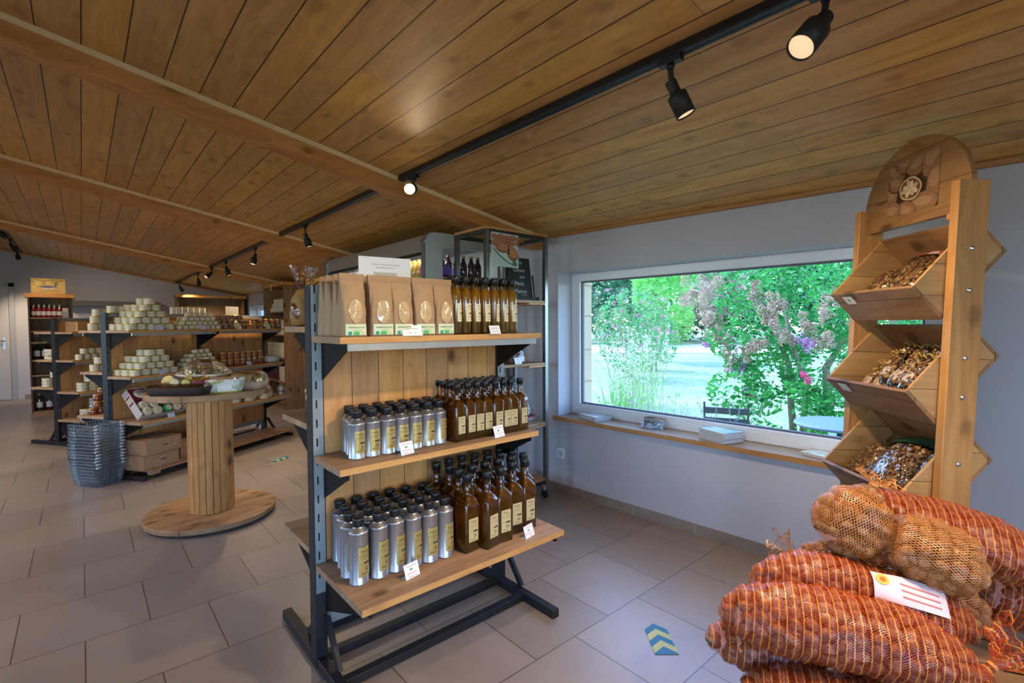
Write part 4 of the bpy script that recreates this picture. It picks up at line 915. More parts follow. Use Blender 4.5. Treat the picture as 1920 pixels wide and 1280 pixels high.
b = MB(); TT = Matrix.Translation((-.03, 0, .062)) @ Matrix.Rotation(rad(90), 4, 'Y'); b.lathe([(.05, -.075), (.052, -.07), (.052, .045), (.045, .05), (.045, .062)], 26, 0, TT); b.obj('kraft_tube', P('tube_ochre', (.50, .36, .14), .6), o)
b = MB(); b.text('S', .05, lambda x, y: (-.03 + x, -.0525 + abs(y) * .12, .058 + y)); b.obj('letter_print', M_INK, o)
b = MB(); b.lathe([(.032, 0), (.034, .004), (.034, .05), (.03, .055)], 18, 0, Matrix.Translation((.065, 0, .03))); b.obj('packed_tin', M_GOLD, o)
b = MB(); b.rings([rr4(.112, .088, .055), rr4(.10, .07, .11), rr4(.07, .03, .128)], cap0=False); b.obj('clear_film', M_FILM, o)
o = thing('cardboard_riser', 'small kraft box raising the platter at the back of the spool table', 'box', (.66, 4.16, ZS), rad(-40))
b = MB(); b.box((-.08, -.06, 0), (.08, .06, .085)); b.obj('riser_body', M_CARD, o, bev=.003)
o = thing('gift_platter', 'cream platter of green straw with jar and tin under film, spool table rear', 'platter', (.66, 4.14, ZS + .087), rad(-40))
b = MB(); b.rings([rr4(.12, .09, 0), rr4(.155, .115, .022), rr4(.15, .11, .022), rr4(.115, .085, .004)]); b.obj('platter_dish', P('platter_cream', (.60, .54, .42), .35), o)
b = MB()
for k in range(170):
    a = R.uniform(0, 2 * PI); q = math.sqrt(R.random()); x, y = q * .125 * math.cos(a), q * .09 * math.sin(a); an = R.uniform(0, PI); l = .018
    b.bar((x, y, .016 + R.random() * .012), (x + l * math.cos(an), y + l * math.sin(an), .02 + R.random() * .028), .0025)
tag(b.obj('straw', P('green_straw', (.01, .20, .07), .7), o), kind='stuff')
b = MB(); b.lathe([(.042, 0), (.045, .004), (.045, .05)], 24, 0, Matrix.Translation((.025, -.03, .02))); b.lathe([(.047, .051), (.047, .060), (0, .061)], 24, 1, Matrix.Translation((.025, -.03, .02)), False); b.obj('pate_jar', [P('jar_pate', (.42, .22, .13), .25), M_GOLD], o)
b = MB(); b.lathe([(.036, 0), (.037, .002), (.037, .045), (.035, .048), (0, .047)], 24, 0, Matrix.Translation((-.075, -.035, .022)), False)
c = curved(.0373, .02); b.text('RILLETTES', .008, lambda x, y: tuple(Vector(c(x, y + .026)) + Vector((-.075, -.035, 0))), 1); b.obj('cream_tin', [M_CREAM, M_INK], o)
b = MB(); b.lathe([(.045, 0), (.047, .002), (.047, .006), (0, .007)], 26, 0, Matrix.Translation((-.01, .03, .085)) @ Matrix.Rotation(rad(72), 4, 'X'), False); b.obj('cream_lid', P('lid_cream', (.58, .52, .43), .5), o)
b = MB(); b.rings([rr4(.152, .112, .022), rr4(.10, .075, .09), rr4(.05, .03, .125)], cap0=False); b.obj('clear_film', M_FILM, o)
# floor stickers
def sticker(lab, loc, rz, w, L):
    o = thing('floor_sticker', lab, 'floor sticker', loc, rz)
    def chev(y0, y1, h=.45): return [(-w / 2, y0), (0, y0 + w * h), (w / 2, y0), (w / 2, y1), (0, y1 + w * h), (-w / 2, y1)]
    n = 5; st = (L - w * .45) / n
    for nm_, par, m in (('blue_chevron', 0, P('sticker_blue_floor', (.015, .14, .28), .45)), ('yellow_chevron', 1, P('sticker_yellow_floor', (.42, .46, .16), .45))):
        b = MB()
        for k in range(n):
            if k % 2 == par:
                if k == 0: b.prism([(-w / 2, 0), (w / 2, 0), (w / 2, st * .2), (0, st * .2 + w * .45), (-w / 2, st * .2)], .0012)
                else:
                    y0 = (k - .8) * st; y1 = y0 + st
                    pl = chev(y0, y1); b.prism(pl[:2] + [pl[2], pl[3], pl[4], pl[5]], .0012)
        b.obj(nm_, m, o)
sticker('blue and yellow chevron arrow sticker on the tiles at front right', (1.7775, 1.0855, .001), rad(-41.3), .098, .243)
sticker('distant black and yellow chevron sticker on the tiles near the middle of the shop', (1.40, 5.27, .001), rad(-57), .10, .25)

# ------------------------------------------------------------------ wooden wall cabinets
def cabinet(name, lab, loc, rz, W, D, H, shelves, cornice=.03, arch=False, T=.022):
    """open front faces -y, origin at the front left foot"""
    o = thing(name, lab, 'cabinet', loc, rz)
    for x in (0, W - T):
        b = MB(); b.box((x, 0, 0), (x + T, D, H)); b.obj('side_panel', W_CAB, o, bev=.002)
    b = MB(); b.box((T, D - .012, .05), (W - T, D, H)); b.obj('back_panel', wood('cab_back_' + name[:3] + str(len(lab)), (.10, .055, .022), (.22, .12, .055), 'Z', 'X', pw=.12, rough=.6, knots=.3), o)
    for z in shelves:
        b = MB(); b.box((T, .004, z - .022), (W - T, D - .012, z)); b.obj('shelf_board', W_CABX, o, bev=.002)
    b = MB(); b.box((-cornice, -cornice, H), (W + cornice, D, H + .06)); b.obj('cornice', W_BEAM, o, bev=.004)
    b = MB(); b.box((-.01, -.01, 0), (W + .01, .0, .06)); b.obj('plinth', W_CABX, o)
    return o
# liqueur cabinet in front of the end wall
LC = (-.60, 10.32)
cabinet('bottle_cabinet', 'narrow wooden cabinet of dark bottles beneath the goose picture', (LC[0], LC[1], 0), 0, .50, .30, 1.80, (.08, .42, .63, .86, 1.13, 1.30, 1.50), .035)
def wine(lab, r=.034, h=.27, col=(.16, .012, .012), cap=(.60, .55, .48), name='liqueur_bottle'):
    o = thing(name, lab, 'bottle')
    b = MB(); b.lathe([(r * .95, 0), (r, .004), (r, h * .6), (r * .85, h * .67), (r * .38, h * .76), (r * .36, h * .9)], 18); b.obj('glass_body', P('bottle_%d_%d' % (int(col[0] * 999), int(col[2] * 999)), col, .08, coat=1), o)
    b = MB(); b.lathe([(r * .40, h * .82), (r * .42, h), (0, h)], 14, cap=False); b.obj('capsule', P('capsule_%d' % int(cap[0] * 99), cap, .5), o)
    b = MB(); b.lathe([(r + .0005, h * .18), (r + .0005, h * .48)], 18, cap=False); b.obj('label', P('wine_label', (.55, .50, .44), .7), o)
    return o
lk1 = Kit(wine('', .030, .20)); lk2 = Kit(wine('', .036, .285, (.012, .010, .012), (.25, .40, .28)))
for i in range(6): lk1.put((LC[0] + .06 + i * .058, LC[1] + .10, 1.50), 0, 'red liqueur bottle on the upper shelf of the narrow cabinet, %s from left' % ORD[i], 'liqueur bottles in the narrow cabinet')
for i in range(3): lk2.put((LC[0] + .075 + i * .09, LC[1] + .12, .86), 0, 'dark wine bottle on the waist-high shelf of the narrow cabinet, %s from left' % ORD[i], 'wine bottles in the narrow cabinet')
for i in range(4): lk2.put((LC[0] + .085 + i * .11, LC[1] + .10, .08), 0, 'dark wine bottle at the bottom of the narrow cabinet, %s from left' % ORD[i], 'wine bottles at the cabinet bottom')
o = thing('cream_carton', 'pair of cream cartons on the narrow cabinet shelf above the bottles', 'carton', (LC[0] + .20, LC[1] + .06, 1.13), 0); b = MB(); b.box((0, 0, 0), (.10, .1, .115)); b.obj('carton_body', M_CREAM, o, bev=.002); b = MB(); b.box((.102, 0, 0), (.20, .1, .115)); b.obj('carton_twin', M_CREAM, o, bev=.002)
o = thing('leaflet_holder', 'small leaflet holder at right end of the red liqueur bottle shelf', 'leaflet holder', (LC[0] + .42, LC[1] + .06, 1.50), rad(8)); b = MB(); b.box((-.04, 0, 0), (.035, .05, .09)); b.obj('holder_box', P('holder_grey', (.30, .30, .31), .3), o); b = MB(); b.box((-.035, .01, .02), (.03, .03, .15)); b.obj('leaflet_bundle', P('leaflet_pink', (.55, .42, .36), .6), o)
# goose picture: generic painted waterfowl on a canvas
o = thing('goose_picture', 'yellow painting of a grey goose standing on the narrow bottle cabinet', 'picture', (LC[0] + .04, LC[1] + .05, 1.862), 0, rot=(rad(-5), 0, 0))
g = G('canvas_ground'); t = g('TexCoord', out=3); z = g('SeparateXYZ', {0: t}, out=2); nz = g('TexNoise', {'Vector': g('VectorMath', {0: t, 1: (9, 1, 26)}, operation='MULTIPLY'), 'Scale': 1.0, 'Detail': 5})
MCV = g.done(g('BsdfPrincipled', {'Base Color': g.ramp(g.math('ADD', g.math('MULTIPLY', z, 1.6), g.math('MULTIPLY', nz, .8)), [(.3, (.42, .27, .08)), (.6, (.56, .40, .14)), (.72, (.24, .17, .05)), (.85, (.42, .30, .06))]), 'Roughness': .8}))
PW, PH = .385, .235
b = MB(); b.box((0, 0, 0), (PW, .016, PH)); b.obj('canvas', MCV, o)
def blob(b, cx, cz, a, c, rot, y, mi, n=20, lim=None):
    ca, sa = math.cos(rot), math.sin(rot)
    pts = [(cx + (a * math.cos(t)) * ca - (c * math.sin(t)) * sa, y, cz + (a * math.cos(t)) * sa + (c * math.sin(t)) * ca) for t in [2 * PI * i / n for i in range(n)]]
    if lim: pts = [(min(max(p[0], 0), lim[0]), p[1], min(max(p[2], 0), lim[1])) for p in pts]
    b.add(pts, [list(range(n))], mi)
b = MB(); blob(b, .20, .095, .072, .030, .12, -.001, 1); blob(b, .185, .108, .082, .020, .02, -.0016, 0); blob(b, .275, .135, .014, .038, -.15, -.0018, 0); blob(b, .288, .178, .016, .011, 0, -.002, 0); blob(b, .308, .176, .012, .004, 0, -.0022, 2)
blob(b, .105, .112, .03, .008, -.1, -.0022, 0); blob(b, .19, .062, .006, .020, 0, -.0012, 2); blob(b, .215, .062, .006, .020, .1, -.0012, 2); blob(b, .21, .040, .05, .008, 0, -.0012, 2)
b.obj('painted_bird', [P('bird_grey', (.13, .13, .16), .8), P('bird_white', (.55, .55, .52), .8), P('bird_orange', (.55, .33, .05), .8)], o)
# cream goods cabinet against the window wall, open front faces -x
CX, CY, CL = 2.44, 9.50, 1.14
cabinet('tin_cabinet', 'tall wooden cabinet full of cream boxes beside the drinks fridge', (CX, CY, 0), rad(-90), CL, .46, 2.0, (.09, .44, .84, 1.215, 1.59), .03)
ck = Kit(tin(.044, .07, ('PATE', 'NOIX')))
def boxy(lab, w, d, h, m):
    o = thing('cream_box', lab, 'box'); b = MB(); b.box((-w / 2, -d / 2, 0), (w / 2, d / 2, h)); b.obj('box_body', m, o, bev=.0015)
    b = MB(); f = lambda x, y: (x, -d / 2 - .0004, y); b.text('NOIX', h * .2, lambda x, y: f(x, y + h * .6), 0); b.text('MAISON', h * .14, lambda x, y: f(x, y + h * .3), 0); b.obj('box_print', P('print_maroon', (.18, .03, .03), .7), o); return o
bkk = Kit(boxy('', .082, .12, .115, M_CREAM)); bmk = Kit(boxy('', .09, .12, .135, P('maroon_box', (.10, .015, .012), .6)))
for zi, z in enumerate((.44, .84, 1.215, 1.59)):
    sh = ('lowest', 'second', 'third', 'top')[zi]
    for i in range(10):
        y = CY - .09 - i * .107
        kit = bmk if (zi == 0 and i < 6) or (zi == 1 and i > 8) else bkk
        if zi == 3: kit = ck
        n = 2 if zi != 3 else 3
        for k in range(n):
            hh = .136 if kit is bmk else .116 if kit is bkk else .0705
            if kit is ck and i < 1 + k: continue
            kit.put((CX + .10 - (.02 if zi == 2 else 0), y, z + k * hh), rad(-90), '%s in the tall wooden cabinet, %s shelf, %s course, %s from left' % ({ck: 'cream tin', bkk: 'cream box', bmk: 'maroon box'}[kit], sh, ('lower', 'middle', 'upper')[k] if n == 3 else ('lower', 'upper')[k], ORD[i]), 'goods in the tall wooden cabinet')
o = thing('hanging_tag', 'small yellow tag hanging from the top of the tall wooden cabinet', 'tag', (CX - .036, CY - .60, 1.93), rad(-90)); b = MB(); b.box((-.035, -.001, 0), (.035, .001, .13)); b.obj('tag_card', P('tag_yellow', (.55, .45, .12), .6), o); b = MB(); b.box((-.018, -.0018, .04), (.018, -.0011, .09)); b.obj('tag_print', M_PAPER, o)
# jam cabinet against the end wall
JX = 1.56
cabinet('jar_cabinet', 'low-backed wooden cabinet with glowing cornice against the back wall', (JX, 12.70, 0), 0, 1.30, .34, 1.98, (.1, .55, 1.0, 1.40), .03)  # cornice is a brighter orange wood than the carcass
kk = Kit(glass_jar('', .06, .17, (.42, .30, .14), P('lid_darkgreen', (.03, .16, .08), .4)))
for i in range(6): kk.put((JX + .36 + i * .13, 12.82, 1.40), 0, 'large jar with dark green lid in the back wall cabinet, %s from left' % ORD[i], 'large jars in the back wall cabinet')
for i, x in enumerate((.06, 1.0)):
    o = thing('gift_carton', 'maroon gift carton at the %s end of the back wall cabinet' % ('left' if i == 0 else 'right'), 'carton', (JX + x, 12.80, 1.40), 0); b = MB(); b.box((0, 0, 0), (.26, .08, .24)); b.obj('carton_body', M_MAROON, o, bev=.002); b = MB(); b.box((.04, -.001, .05), (.22, -.0002, .14)); b.obj('carton_label', M_CREAM, o)
o = thing('notice_card', 'large cream notice card standing among jars on long gondola top shelf', 'sign', LT2(1.30, .1, 1.427), A2); b = MB(); b.box((-.09, 0, 0), (.09, .003, .15)); b.obj('card', P('notice_cream', (.60, .57, .48), .7), o)
# grey counter ledge by the end wall
o = thing('wall_shelf', 'long grey wall shelf on the back wall behind the tins', 'shelf', (-.20, 12.72, 0), 0); b = MB(); b.box((0, 0, 1.76), (1.45, .32, 1.86)); b.obj('shelf_box', P('shelf_grey', (.13, .125, .13), .5), o, bev=.004)
# leaflet pack on the far sill
o = thing('leaflet_pack', 'small printed pack standing on the far window sill', 'leaflets', (3.02, 11.5, .632), rad(-60), rot=(rad(-20), 0, rad(-60))); b = MB(); b.box((-.06, 0, 0), (.06, .02, .26)); b.obj('pack_body', P('pack_lilac', (.34, .30, .42), .5), o)

# ------------------------------------------------------------------ refrigerated drinks cabinet
FX, FY0, FY1, FH = 2.06, 3.42, 5.55, 2.10
o = thing('drinks_fridge', 'wide grey glass-fronted drinks fridge with rounded white end panel', 'refrigerator', (FX, FY0, 0))
MG = P('fridge_grey', (.30, .30, .28), .4, .2); MWH = P('fridge_white', (.50, .54, .53), .35)
def endpanel(y, name, hole):
    b = MB(); D = .84; r = .09; outer = [(0, .0)] + [(D, .0), (D, FH)] + [(r - r * math.sin(a), FH - r + r * math.cos(a)) for a in [PI / 2 * i / 8 for i in range(9)]]
    if not hole:
        b.add([(p, y, q) for p, q in outer] + [(p, y + .04, q) for p, q in outer], [list(range(len(outer))), list(range(len(outer), 2 * len(outer)))[::-1]] + [(i, len(outer) + i, len(outer) + (i + 1) % len(outer), (i + 1) % len(outer)) for i in range(len(outer))])
    else:
        x0, x1, z0, z1 = .17, .80, .45, 1.99
        def slab(poly):
            n = len(poly); b.add([(p, y, q) for p, q in poly] + [(p, y + .04, q) for p, q in poly], [list(range(n)), list(range(n, 2 * n))[::-1]] + [(i, n + i, n + (i + 1) % n, (i + 1) % n) for i in range(n)])
        slab([(0, 0), (x0, 0), (x0, FH)] + outer[3:]); slab([(x0, 0), (D, 0), (D, z0), (x0, z0)]); slab([(x0, z1), (D, z1), (D, FH), (x0, FH)]); slab([(x1, z0), (D, z0), (D, z1), (x1, z1)])
    b.obj(name, MWH, o)
    b = MB(); pts = [(p, q) for p, q in outer[3:]][::-1]
    pl = [(0, 0)] + [(p, q) for p, q in outer[3:]][::-1]
    for i in range(len(pl) - 1): b.bar((pl[i][0] - .003, y + .02, pl[i][1] + .002), (pl[i + 1][0] - .003, y + .02, pl[i + 1][1] + .002), .008, h=.046, up=(0, 1, 0)) if False else b.bar((pl[i][0], y + .02, pl[i][1]), (pl[i + 1][0], y + .02, pl[i + 1][1]), .046, h=.010, up=(1, 0, 0) if abs(pl[i + 1][0] - pl[i][0]) < 1e-4 else (0, 0, 1))
    b.obj('edge_trim', P('fridge_trim', (.20, .19, .18), .4, .4), o)
endpanel(0, 'end_panel', True); endpanel(FY1 - FY0 - .04, 'end_panel', False)
L = FY1 - FY0
b = MB(); b.box((.172, .018, .452), (.798, .022, 1.988)); b.obj('side_glass', M_PANE, o)
b = MB(); b.box((.03, .04, FH - .155), (.10, L - .04, FH - .02)); b.box((.05, .04, FH - .06), (.83, L - .04, FH - .02)); b.obj('canopy', P('canopy_taupe', (.26, .22, .19), .5), o, bev=.01, seg=3)
b = MB(); b.box((.78, .04, 0), (.83, L - .04, FH - .06)); b.box((.04, .04, 0), (.78, L - .04, .32)); b.obj('carcass', MG, o)
b = MB(); b.box((.028, .042, FH - .178), (.05, L - .042, FH - .157)); b.obj('door_track', M_BLACK, o)
for k in range(3):
    y0 = .05 + k * (L - .1) / 3; y1 = y0 + (L - .1) / 3 - .01
    b = MB()
    for a, c in (((.03, y0, .32), (.06, y0 + .025, FH - .18)), ((.03, y1 - .025, .32), (.06, y1, FH - .18)), ((.03, y0, FH - .205), (.06, y1, FH - .18)), ((.03, y0, .32), (.06, y1, .35))): b.box(a, c)
    d = b.obj('glass_door', P('door_alu', (.50, .54, .56), .3, .7), o, bev=.002)
    b = MB(); b.box((.042, y0 + .02, .34), (.046, y1 - .02, FH - .19)); b.obj('door_pane', M_PANE, d)
SHZ = (.50, .92, 1.34, 1.75)
for z in SHZ:
    b = MB(); b.box((.12, .05, z - .02), (.77, L - .05, z)); b.box((.112, .05, z - .035), (.1195, L - .05, z + .012), 1); b.obj('fridge_shelf', [MWH, P('ticket_strip', (.55, .58, .66), .3)], o)
b = MB(); b.box((.10, .06, FH - .13), (.12, L - .06, FH - .11)); b.obj('light_tube', P('fridge_tube', (.9, .95, 1), .3, emit=(.75, .85, 1), es=6), o)
fl = bpy.data.lights.new('fridge_light', 'AREA'); fl.shape = 'RECTANGLE'; fl.size = .04; fl.size_y = 1.9; fl.energy = 5; fl.color = (.8, .88, 1)
flo = bpy.data.objects.new('fridge_light', fl); COL.objects.link(flo); flo.parent = o; flo.location = (.14, L / 2, FH - .14); flo.rotation_euler = (0, rad(-20), 0)
def drink(lab, lc, body):
    o = thing('drink_bottle', lab, 'bottle'); r, h = .033, .20
    b = MB(); b.lathe([(r * .9, 0), (r, .004), (r, h * .62), (r * .5, h * .8), (r * .45, h * .93)], 16); b.obj('glass_body', P('drink_%d' % int(body[0] * 999), body, .08, coat=1), o)
    b = MB(); b.lathe([(r * .52, h * .92), (r * .52, h), (0, h)], 14, cap=False); b.obj('cap', M_GOLD, o)
    if lc:
        b = MB(); b.lathe([(r + .0006, h * .12), (r + .0006, h * .48)], 16, cap=False); b.obj('label', P('drink_label_%d' % int(lc[0] * 999), lc, .5), o)
        b = MB(); b.tube([(.02 * math.cos(a) - 0, -r - .001, h * .48 + .02 * math.sin(a)) for a in [PI * i / 8 for i in range(9)]], .0012, 5); b.obj('label_arch', M_PAPER, o)
    return o
DK = {'pink': Kit(drink('', (.75, .04, .30), (.14, .02, .02))), 'violet': Kit(drink('', (.22, .16, .62), (.10, .02, .035))), 'yellow': Kit(drink('', None, (.60, .33, .03))), 'dark': Kit(drink('', None, (.045, .015, .015)))}
for zi, z in enumerate(SHZ):
    for i in range(17):
        y = FY0 + .12 + i * .077
        c = ('pink' if i < 3 else 'yellow' if i < 6 else 'violet' if i < 9 else 'dark') if zi == 3 else ('dark', 'yellow', 'pink')[(i // 4 + zi) % 3]
        if zi < 2 and i > 5: continue
        DK[c].put((FX + .16, y, z), rad(-60 if i < 7 else -80), '%s bottle in the drinks fridge, %s shelf, front row, %s from near end' % ({'pink': 'pink-labelled', 'violet': 'violet-labelled', 'yellow': 'yellow juice', 'dark': 'plain dark'}[c], ('lowest', 'second', 'third', 'top')[zi], ORD[i] if i < 15 else ('sixteenth', 'seventeenth')[i - 15]), 'bottles in the drinks fridge')
for i in range(6): DK['violet' if i in (0, 1, 2) else 'dark'].put((FX + .225 + i * .078, FY0 + .11 + .01 * (i % 2), 1.75), rad(0), 'bottle by the side glass of the drinks fridge top shelf, %s from the front' % ORD[i], 'bottles along the fridge side glass')

# ------------------------------------------------------------------ steel rack on castors with cakes and chalkboard
RX, RY, RW, RD, RH = 2.115, 2.70, .60, .385, 2.02
o = thing('steel_rack', 'tall steel rack on castors with wooden shelves beside the window wall', 'rack', (RX, RY, 0), 0)
q = .03; MR = P('rack_steel', (.23, .25, .25), .35, .85, noise=.25, nscale=8); MRD = P('rack_dark', (.07, .065, .06), .4, .7)
for x in (0, RW - q):
    for y in (0, RD - q):
        b = MB(); b.box((x, y, .11), (x + q, y + q, RH)); b.box((x - .0004, y, .11), (x, y + q, RH), 1); b.obj('post', [MR, MRD], o, bev=.0015)
for z in (.135, RH - .012):
    b = MB()
    for y in (0, RD - q): b.box((q, y, z - .014), (RW - q, y + q, z + .014))
    for x in (0, RW - q): b.box((x, q, z - .014), (x + q, RD - q, z + .014))
    b.obj('frame_rail', MRD, o)
for z in (.165, .605, 1.065, 1.537, RH + .02):
    b = MB(); t = z == RH + .02; b.box((-.0 if t else q + .001, 0 if t else .002, z - .02), (RW if t else RW - q - .001, RD, z)); b.obj('shelf_board', W_SHELF if not t else W_SHELFX, o, bev=.002)
    if z in (1.065, 1.537, .605):
        b = MB(); b.box((RW - .2, -.001, z - .032), (RW - q - .002, .25, z - .021)); b.obj('shelf_runner', W_SHELFX, o)
for x in (.015, RW - .015):
    for y in (.03, RD - .03):
        b = MB(); b.box((x - .012, y - .014, .06), (x + .012, y + .014, .12)); b.obj('castor_fork', M_SCREW, o, bev=.002)
        b = MB(); b.lathe([(.030, -.010), (.034, -.007), (.034, .007), (.030, .010)], 22, 0, Matrix.Translation((x, y - .004, .034)) @ Matrix.Rotation(rad(90), 4, 'Y')); b.obj('castor_wheel', M_BLACKS, o)
# chalkboard
o = thing('chalkboard', 'black chalkboard with white handwriting on the steel rack', 'chalkboard', (RX + .425, RY + .10, 1.537), rad(0), rot=(rad(-8), 0, 0))
b = MB(); b.box((-.115, 0, .018), (.115, .006, .335)); b.obj('slate', P('slate_black', (.022, .026, .028), .7, noise=.2, nscale=12), o, bev=.002)
g0 = P('chalk', (.55, .62, .62), .9); b = MB()
for t_, zz, xx, s_ in (('Notre', .285, -.02, .040), ('Gâteau', .225, -.01, .042), ('aux', .175, .02, .036), ('Noix', .120, -.015, .044), ('Maison', .060, -.01, .044)):
    b.text(t_, s_, lambda x, y: (xx + x + y * .22, -.0008, zz + y), 0)
b.tube([(.0, -.001, .045), (.03, -.001, .05), (.06, -.001, .047)], .0014, 4); b.tube([(.03, -.001, .047), (.032, -.001, .025)], .0014, 4); b.obj('chalk_writing', g0, o)
b = MB(); b.box((-.13, -.05, 0), (.13, .05, .008)); b.box((-.128, -.012, .0), (-.118, -.004, .20)); b.box((.118, -.012, 0), (.128, -.004, .20)); b.box((.10, -.05, .0), (.13, -.045, .022)); b.obj('easel_foot', M_BLACKS, o)
# cake photo in an acrylic pocket hung on the front left post
o = thing('cake_photo', 'glossy photo sign of round brown cakes hanging on the steel rack front', 'sign', (RX + .035, RY - .012, 1.765), rad(3))
b = MB(); b.box((0, -.004, 0), (.262, .0, .235)); b.obj('photo_board', P('photo_ground', (.45, .55, .50), .3), o)
b = MB(); cs = [(.10, .135, .066, .038, 1), (.205, .095, .055, .048, 1), (.16, .15, .050, .028, 1)] + [(.03 + .058 * k, .205 + .006 * (k % 2), .034, .018, 0) for k in range(5)] + [(.05 + .07 * k, .185 - .004 * k, .036, .020, 0) for k in range(4)] + [(.03, .16, .045, .022, 0)]
blob(b, .13, .075, .13, .03, -.45, -.0044, 2, lim=(.262, .235)); blob(b, .20, .12, .09, .02, -.5, -.0045, 2, lim=(.262, .235)); blob(b, .10, .095, .12, .022, -.55, -.0047, 3, lim=(.262, .235))
for i, (cx, cz, a, c, k) in enumerate(cs): blob(b, cx, cz, a, c, -.1, -.005 - .0001 * i, 4, lim=(.262, .235)); blob(b, cx, cz + c * .2, a * .93, c * .75, -.1, -.0053 - .0001 * i, k, lim=(.262, .235))
b.add([(.155, -.008, .155), (.165, -.008, .165), (.170, -.008, .09), (.150, -.008, .085)], [(0, 1, 2, 3)], 5)
b.obj('cake_image', [P('cake_a', (.38, .15, .08), .4), P('cake_b', (.46, .20, .09), .4), P('dish_green', (.08, .16, .13), .3), P('dish_pale', (.50, .60, .52), .3), P('cake_side', (.26, .09, .045), .4), P('cake_gap', (.10, .04, .03), .5)], o)
# cakes in film
def cake_pack(lab, loc, rz, sz, seed, tray=False):
    o = thing('wrapped_cake', lab, 'cake', loc, rz); R_ = random.Random(seed); z0 = .03 if tray else 0
    b = MB(); b.rings([rr4(sz, sz * .6, z0), rr4(sz * 1.03, sz * .63, z0 + .03), rr4(sz * .95, sz * .55, z0 + .065), rr4(sz * .6, sz * .3, z0 + .085)]); b.obj('cake_loaf', P('cake_crust', (.20, .08, .035), .6, noise=.5, nscale=30, bump=1, bscale=30), o)
    b = MB(); rs = []
    for k in range(7):
        t = k / 6; rs.append([(sz * (1.12 - .5 * t ** 2) * math.cos(a) * (1 + .08 * R_.random()), sz * .75 * (1 - .5 * t ** 2) * math.sin(a) * (1 + .12 * R_.random()), z0 + .002 + .125 * t + .012 * R_.random()) for a in [2 * PI * i / 18 for i in range(18)]])
    b.rings(rs, cap0=False); b.obj('clear_film', M_FILM, o)
    if tray:
        b = MB(); b.rings([rr4(sz * .9, sz * .55, 0), rr4(sz * 1.2, sz * .8, .035), rr4(sz * 1.17, sz * .78, .035), rr4(sz * .88, sz * .5, .004)]); b.obj('tray_dish', P('tray_white', (.55, .55, .58), .4), o)
        b = MB(); b.rings([rr4(sz * 1.21, sz * .81, .030), rr4(sz * 1.215, sz * .815, .040)], cap0=False, cap1=False); b.obj('tray_rim', P('rim_pink', (.50, .05, .12), .4), o)
        b = MB(); b.box((-sz * .5, -sz * .66, z0 + .02), (-sz * .1, -sz * .64, z0 + .07)); b.obj('sticker', P('sticker_lime', (.55, .60, .15), .5), o)
    return o
cake_pack('dark walnut cake wrapped in clear film on the upper rack shelf, left', (RX + .14, RY + .12, 1.065), .2, .085, 1)
cake_pack('dark walnut cake wrapped in clear film on the upper rack shelf, right', (RX + .37, RY + .13, 1.065), -.2, .085, 2)
cake_pack('brown cake loaf in a pink-rimmed white tray on the lower rack shelf', (RX + .47, RY + .15, .605), .1, .08, 3, True)
price_card([('GATEAU', .62, 0), ('6.50', .22, 0)], (RX + .31, RY + .03, 1.065), .1, 'white price card in front of the wrapped cakes on the steel rack', w=.075, h=.05, green=False, ink=M_INK)
# ------------------------------------------------------------------ things on the window sill
SZ_ = SILL + .0205
def sill(x, y, z=SZ_): return WL(x, y, z)
def magazines(lab, loc, rz, W, D, n, cover, th=.0042, seed=0, name='magazine_pile'):
    o = thing(name, lab, 'magazines', loc, rz); R_ = random.Random(seed); b = MB()
    for k in range(n):
        dx, dy, a = R_.uniform(-.004, .004), R_.uniform(-.004, .004), R_.uniform(-.012, .012); T = Matrix.Translation((dx, dy, k * th)) @ Matrix.Rotation(a, 4, 'Z')
        b.box((-W / 2, -D / 2, .0004), (W / 2, D / 2, th * .92), 0, T)
    b.obj('page_blocks', P('page_edges', (.60, .60, .60), .7), o)
    b = MB(); b.box((-W / 2, -D / 2, n * th), (W / 2, D / 2, n * th + .0012)); b.obj('top_cover', cover, o); return o
def photo_mat(name, c1, c2, c3, sc_=9):
    g = G(name); t = g('TexCoord', out=3); n = g('TexNoise', {'Vector': t, 'Scale': sc_, 'Detail': 4, 'Roughness': .6}); return g.done(g('BsdfPrincipled', {'Base Color': g.ramp(n, [(.38, c1), (.5, c2), (.62, c3)]), 'Roughness': .4}))
magazines('left pile of magazines with brown cover at the far end of the window sill', sill(.085, 2.47), WA + rad(74), .21, .155, 8, photo_mat('cover_brown', (.10, .07, .05), (.42, .32, .22), (.60, .58, .55)), seed=1)
magazines('tall pile of green-covered magazines in the middle of the window sill', sill(.075, 1.48), WA + rad(68), .21, .155, 14, photo_mat('cover_green', (.10, .22, .10), (.34, .44, .30), (.60, .60, .50)), th=.0046, seed=2)
magazines('thin red-edged stack of bright yellow and blue leaflets on the near sill', sill(.07, .90), WA + rad(70), .21, .12, 4, photo_mat('cover_bright', (.10, .30, .55), (.60, .55, .08), (.60, .60, .62), 22), seed=3)
o = thing('red_leaflet', 'red booklet lying beneath the bright yellow leaflets on the near sill', 'booklet', sill(.065, .885, SZ_ + .0), WA + rad(66)); o.location.z += .0; b = MB(); b.box((-.11, -.066, -.0), (.11, .066, .0006)); b.obj('booklet_cover', P('booklet_red', (.50, .06, .06), .5), o)
o = thing('card_holder', 'clear acrylic business card holder with two card bundles on the sill', 'card holder', sill(.10, 1.97), WA - rad(75)); MA = P('acrylic', (.9, .93, .97), .05, trans=1.0, ior=1.2)
b = MB()
for k in range(3): b.box((-.075, -.045 + k * .025, 0), (.075, -.042 + k * .025, .022 + k * .016)); 
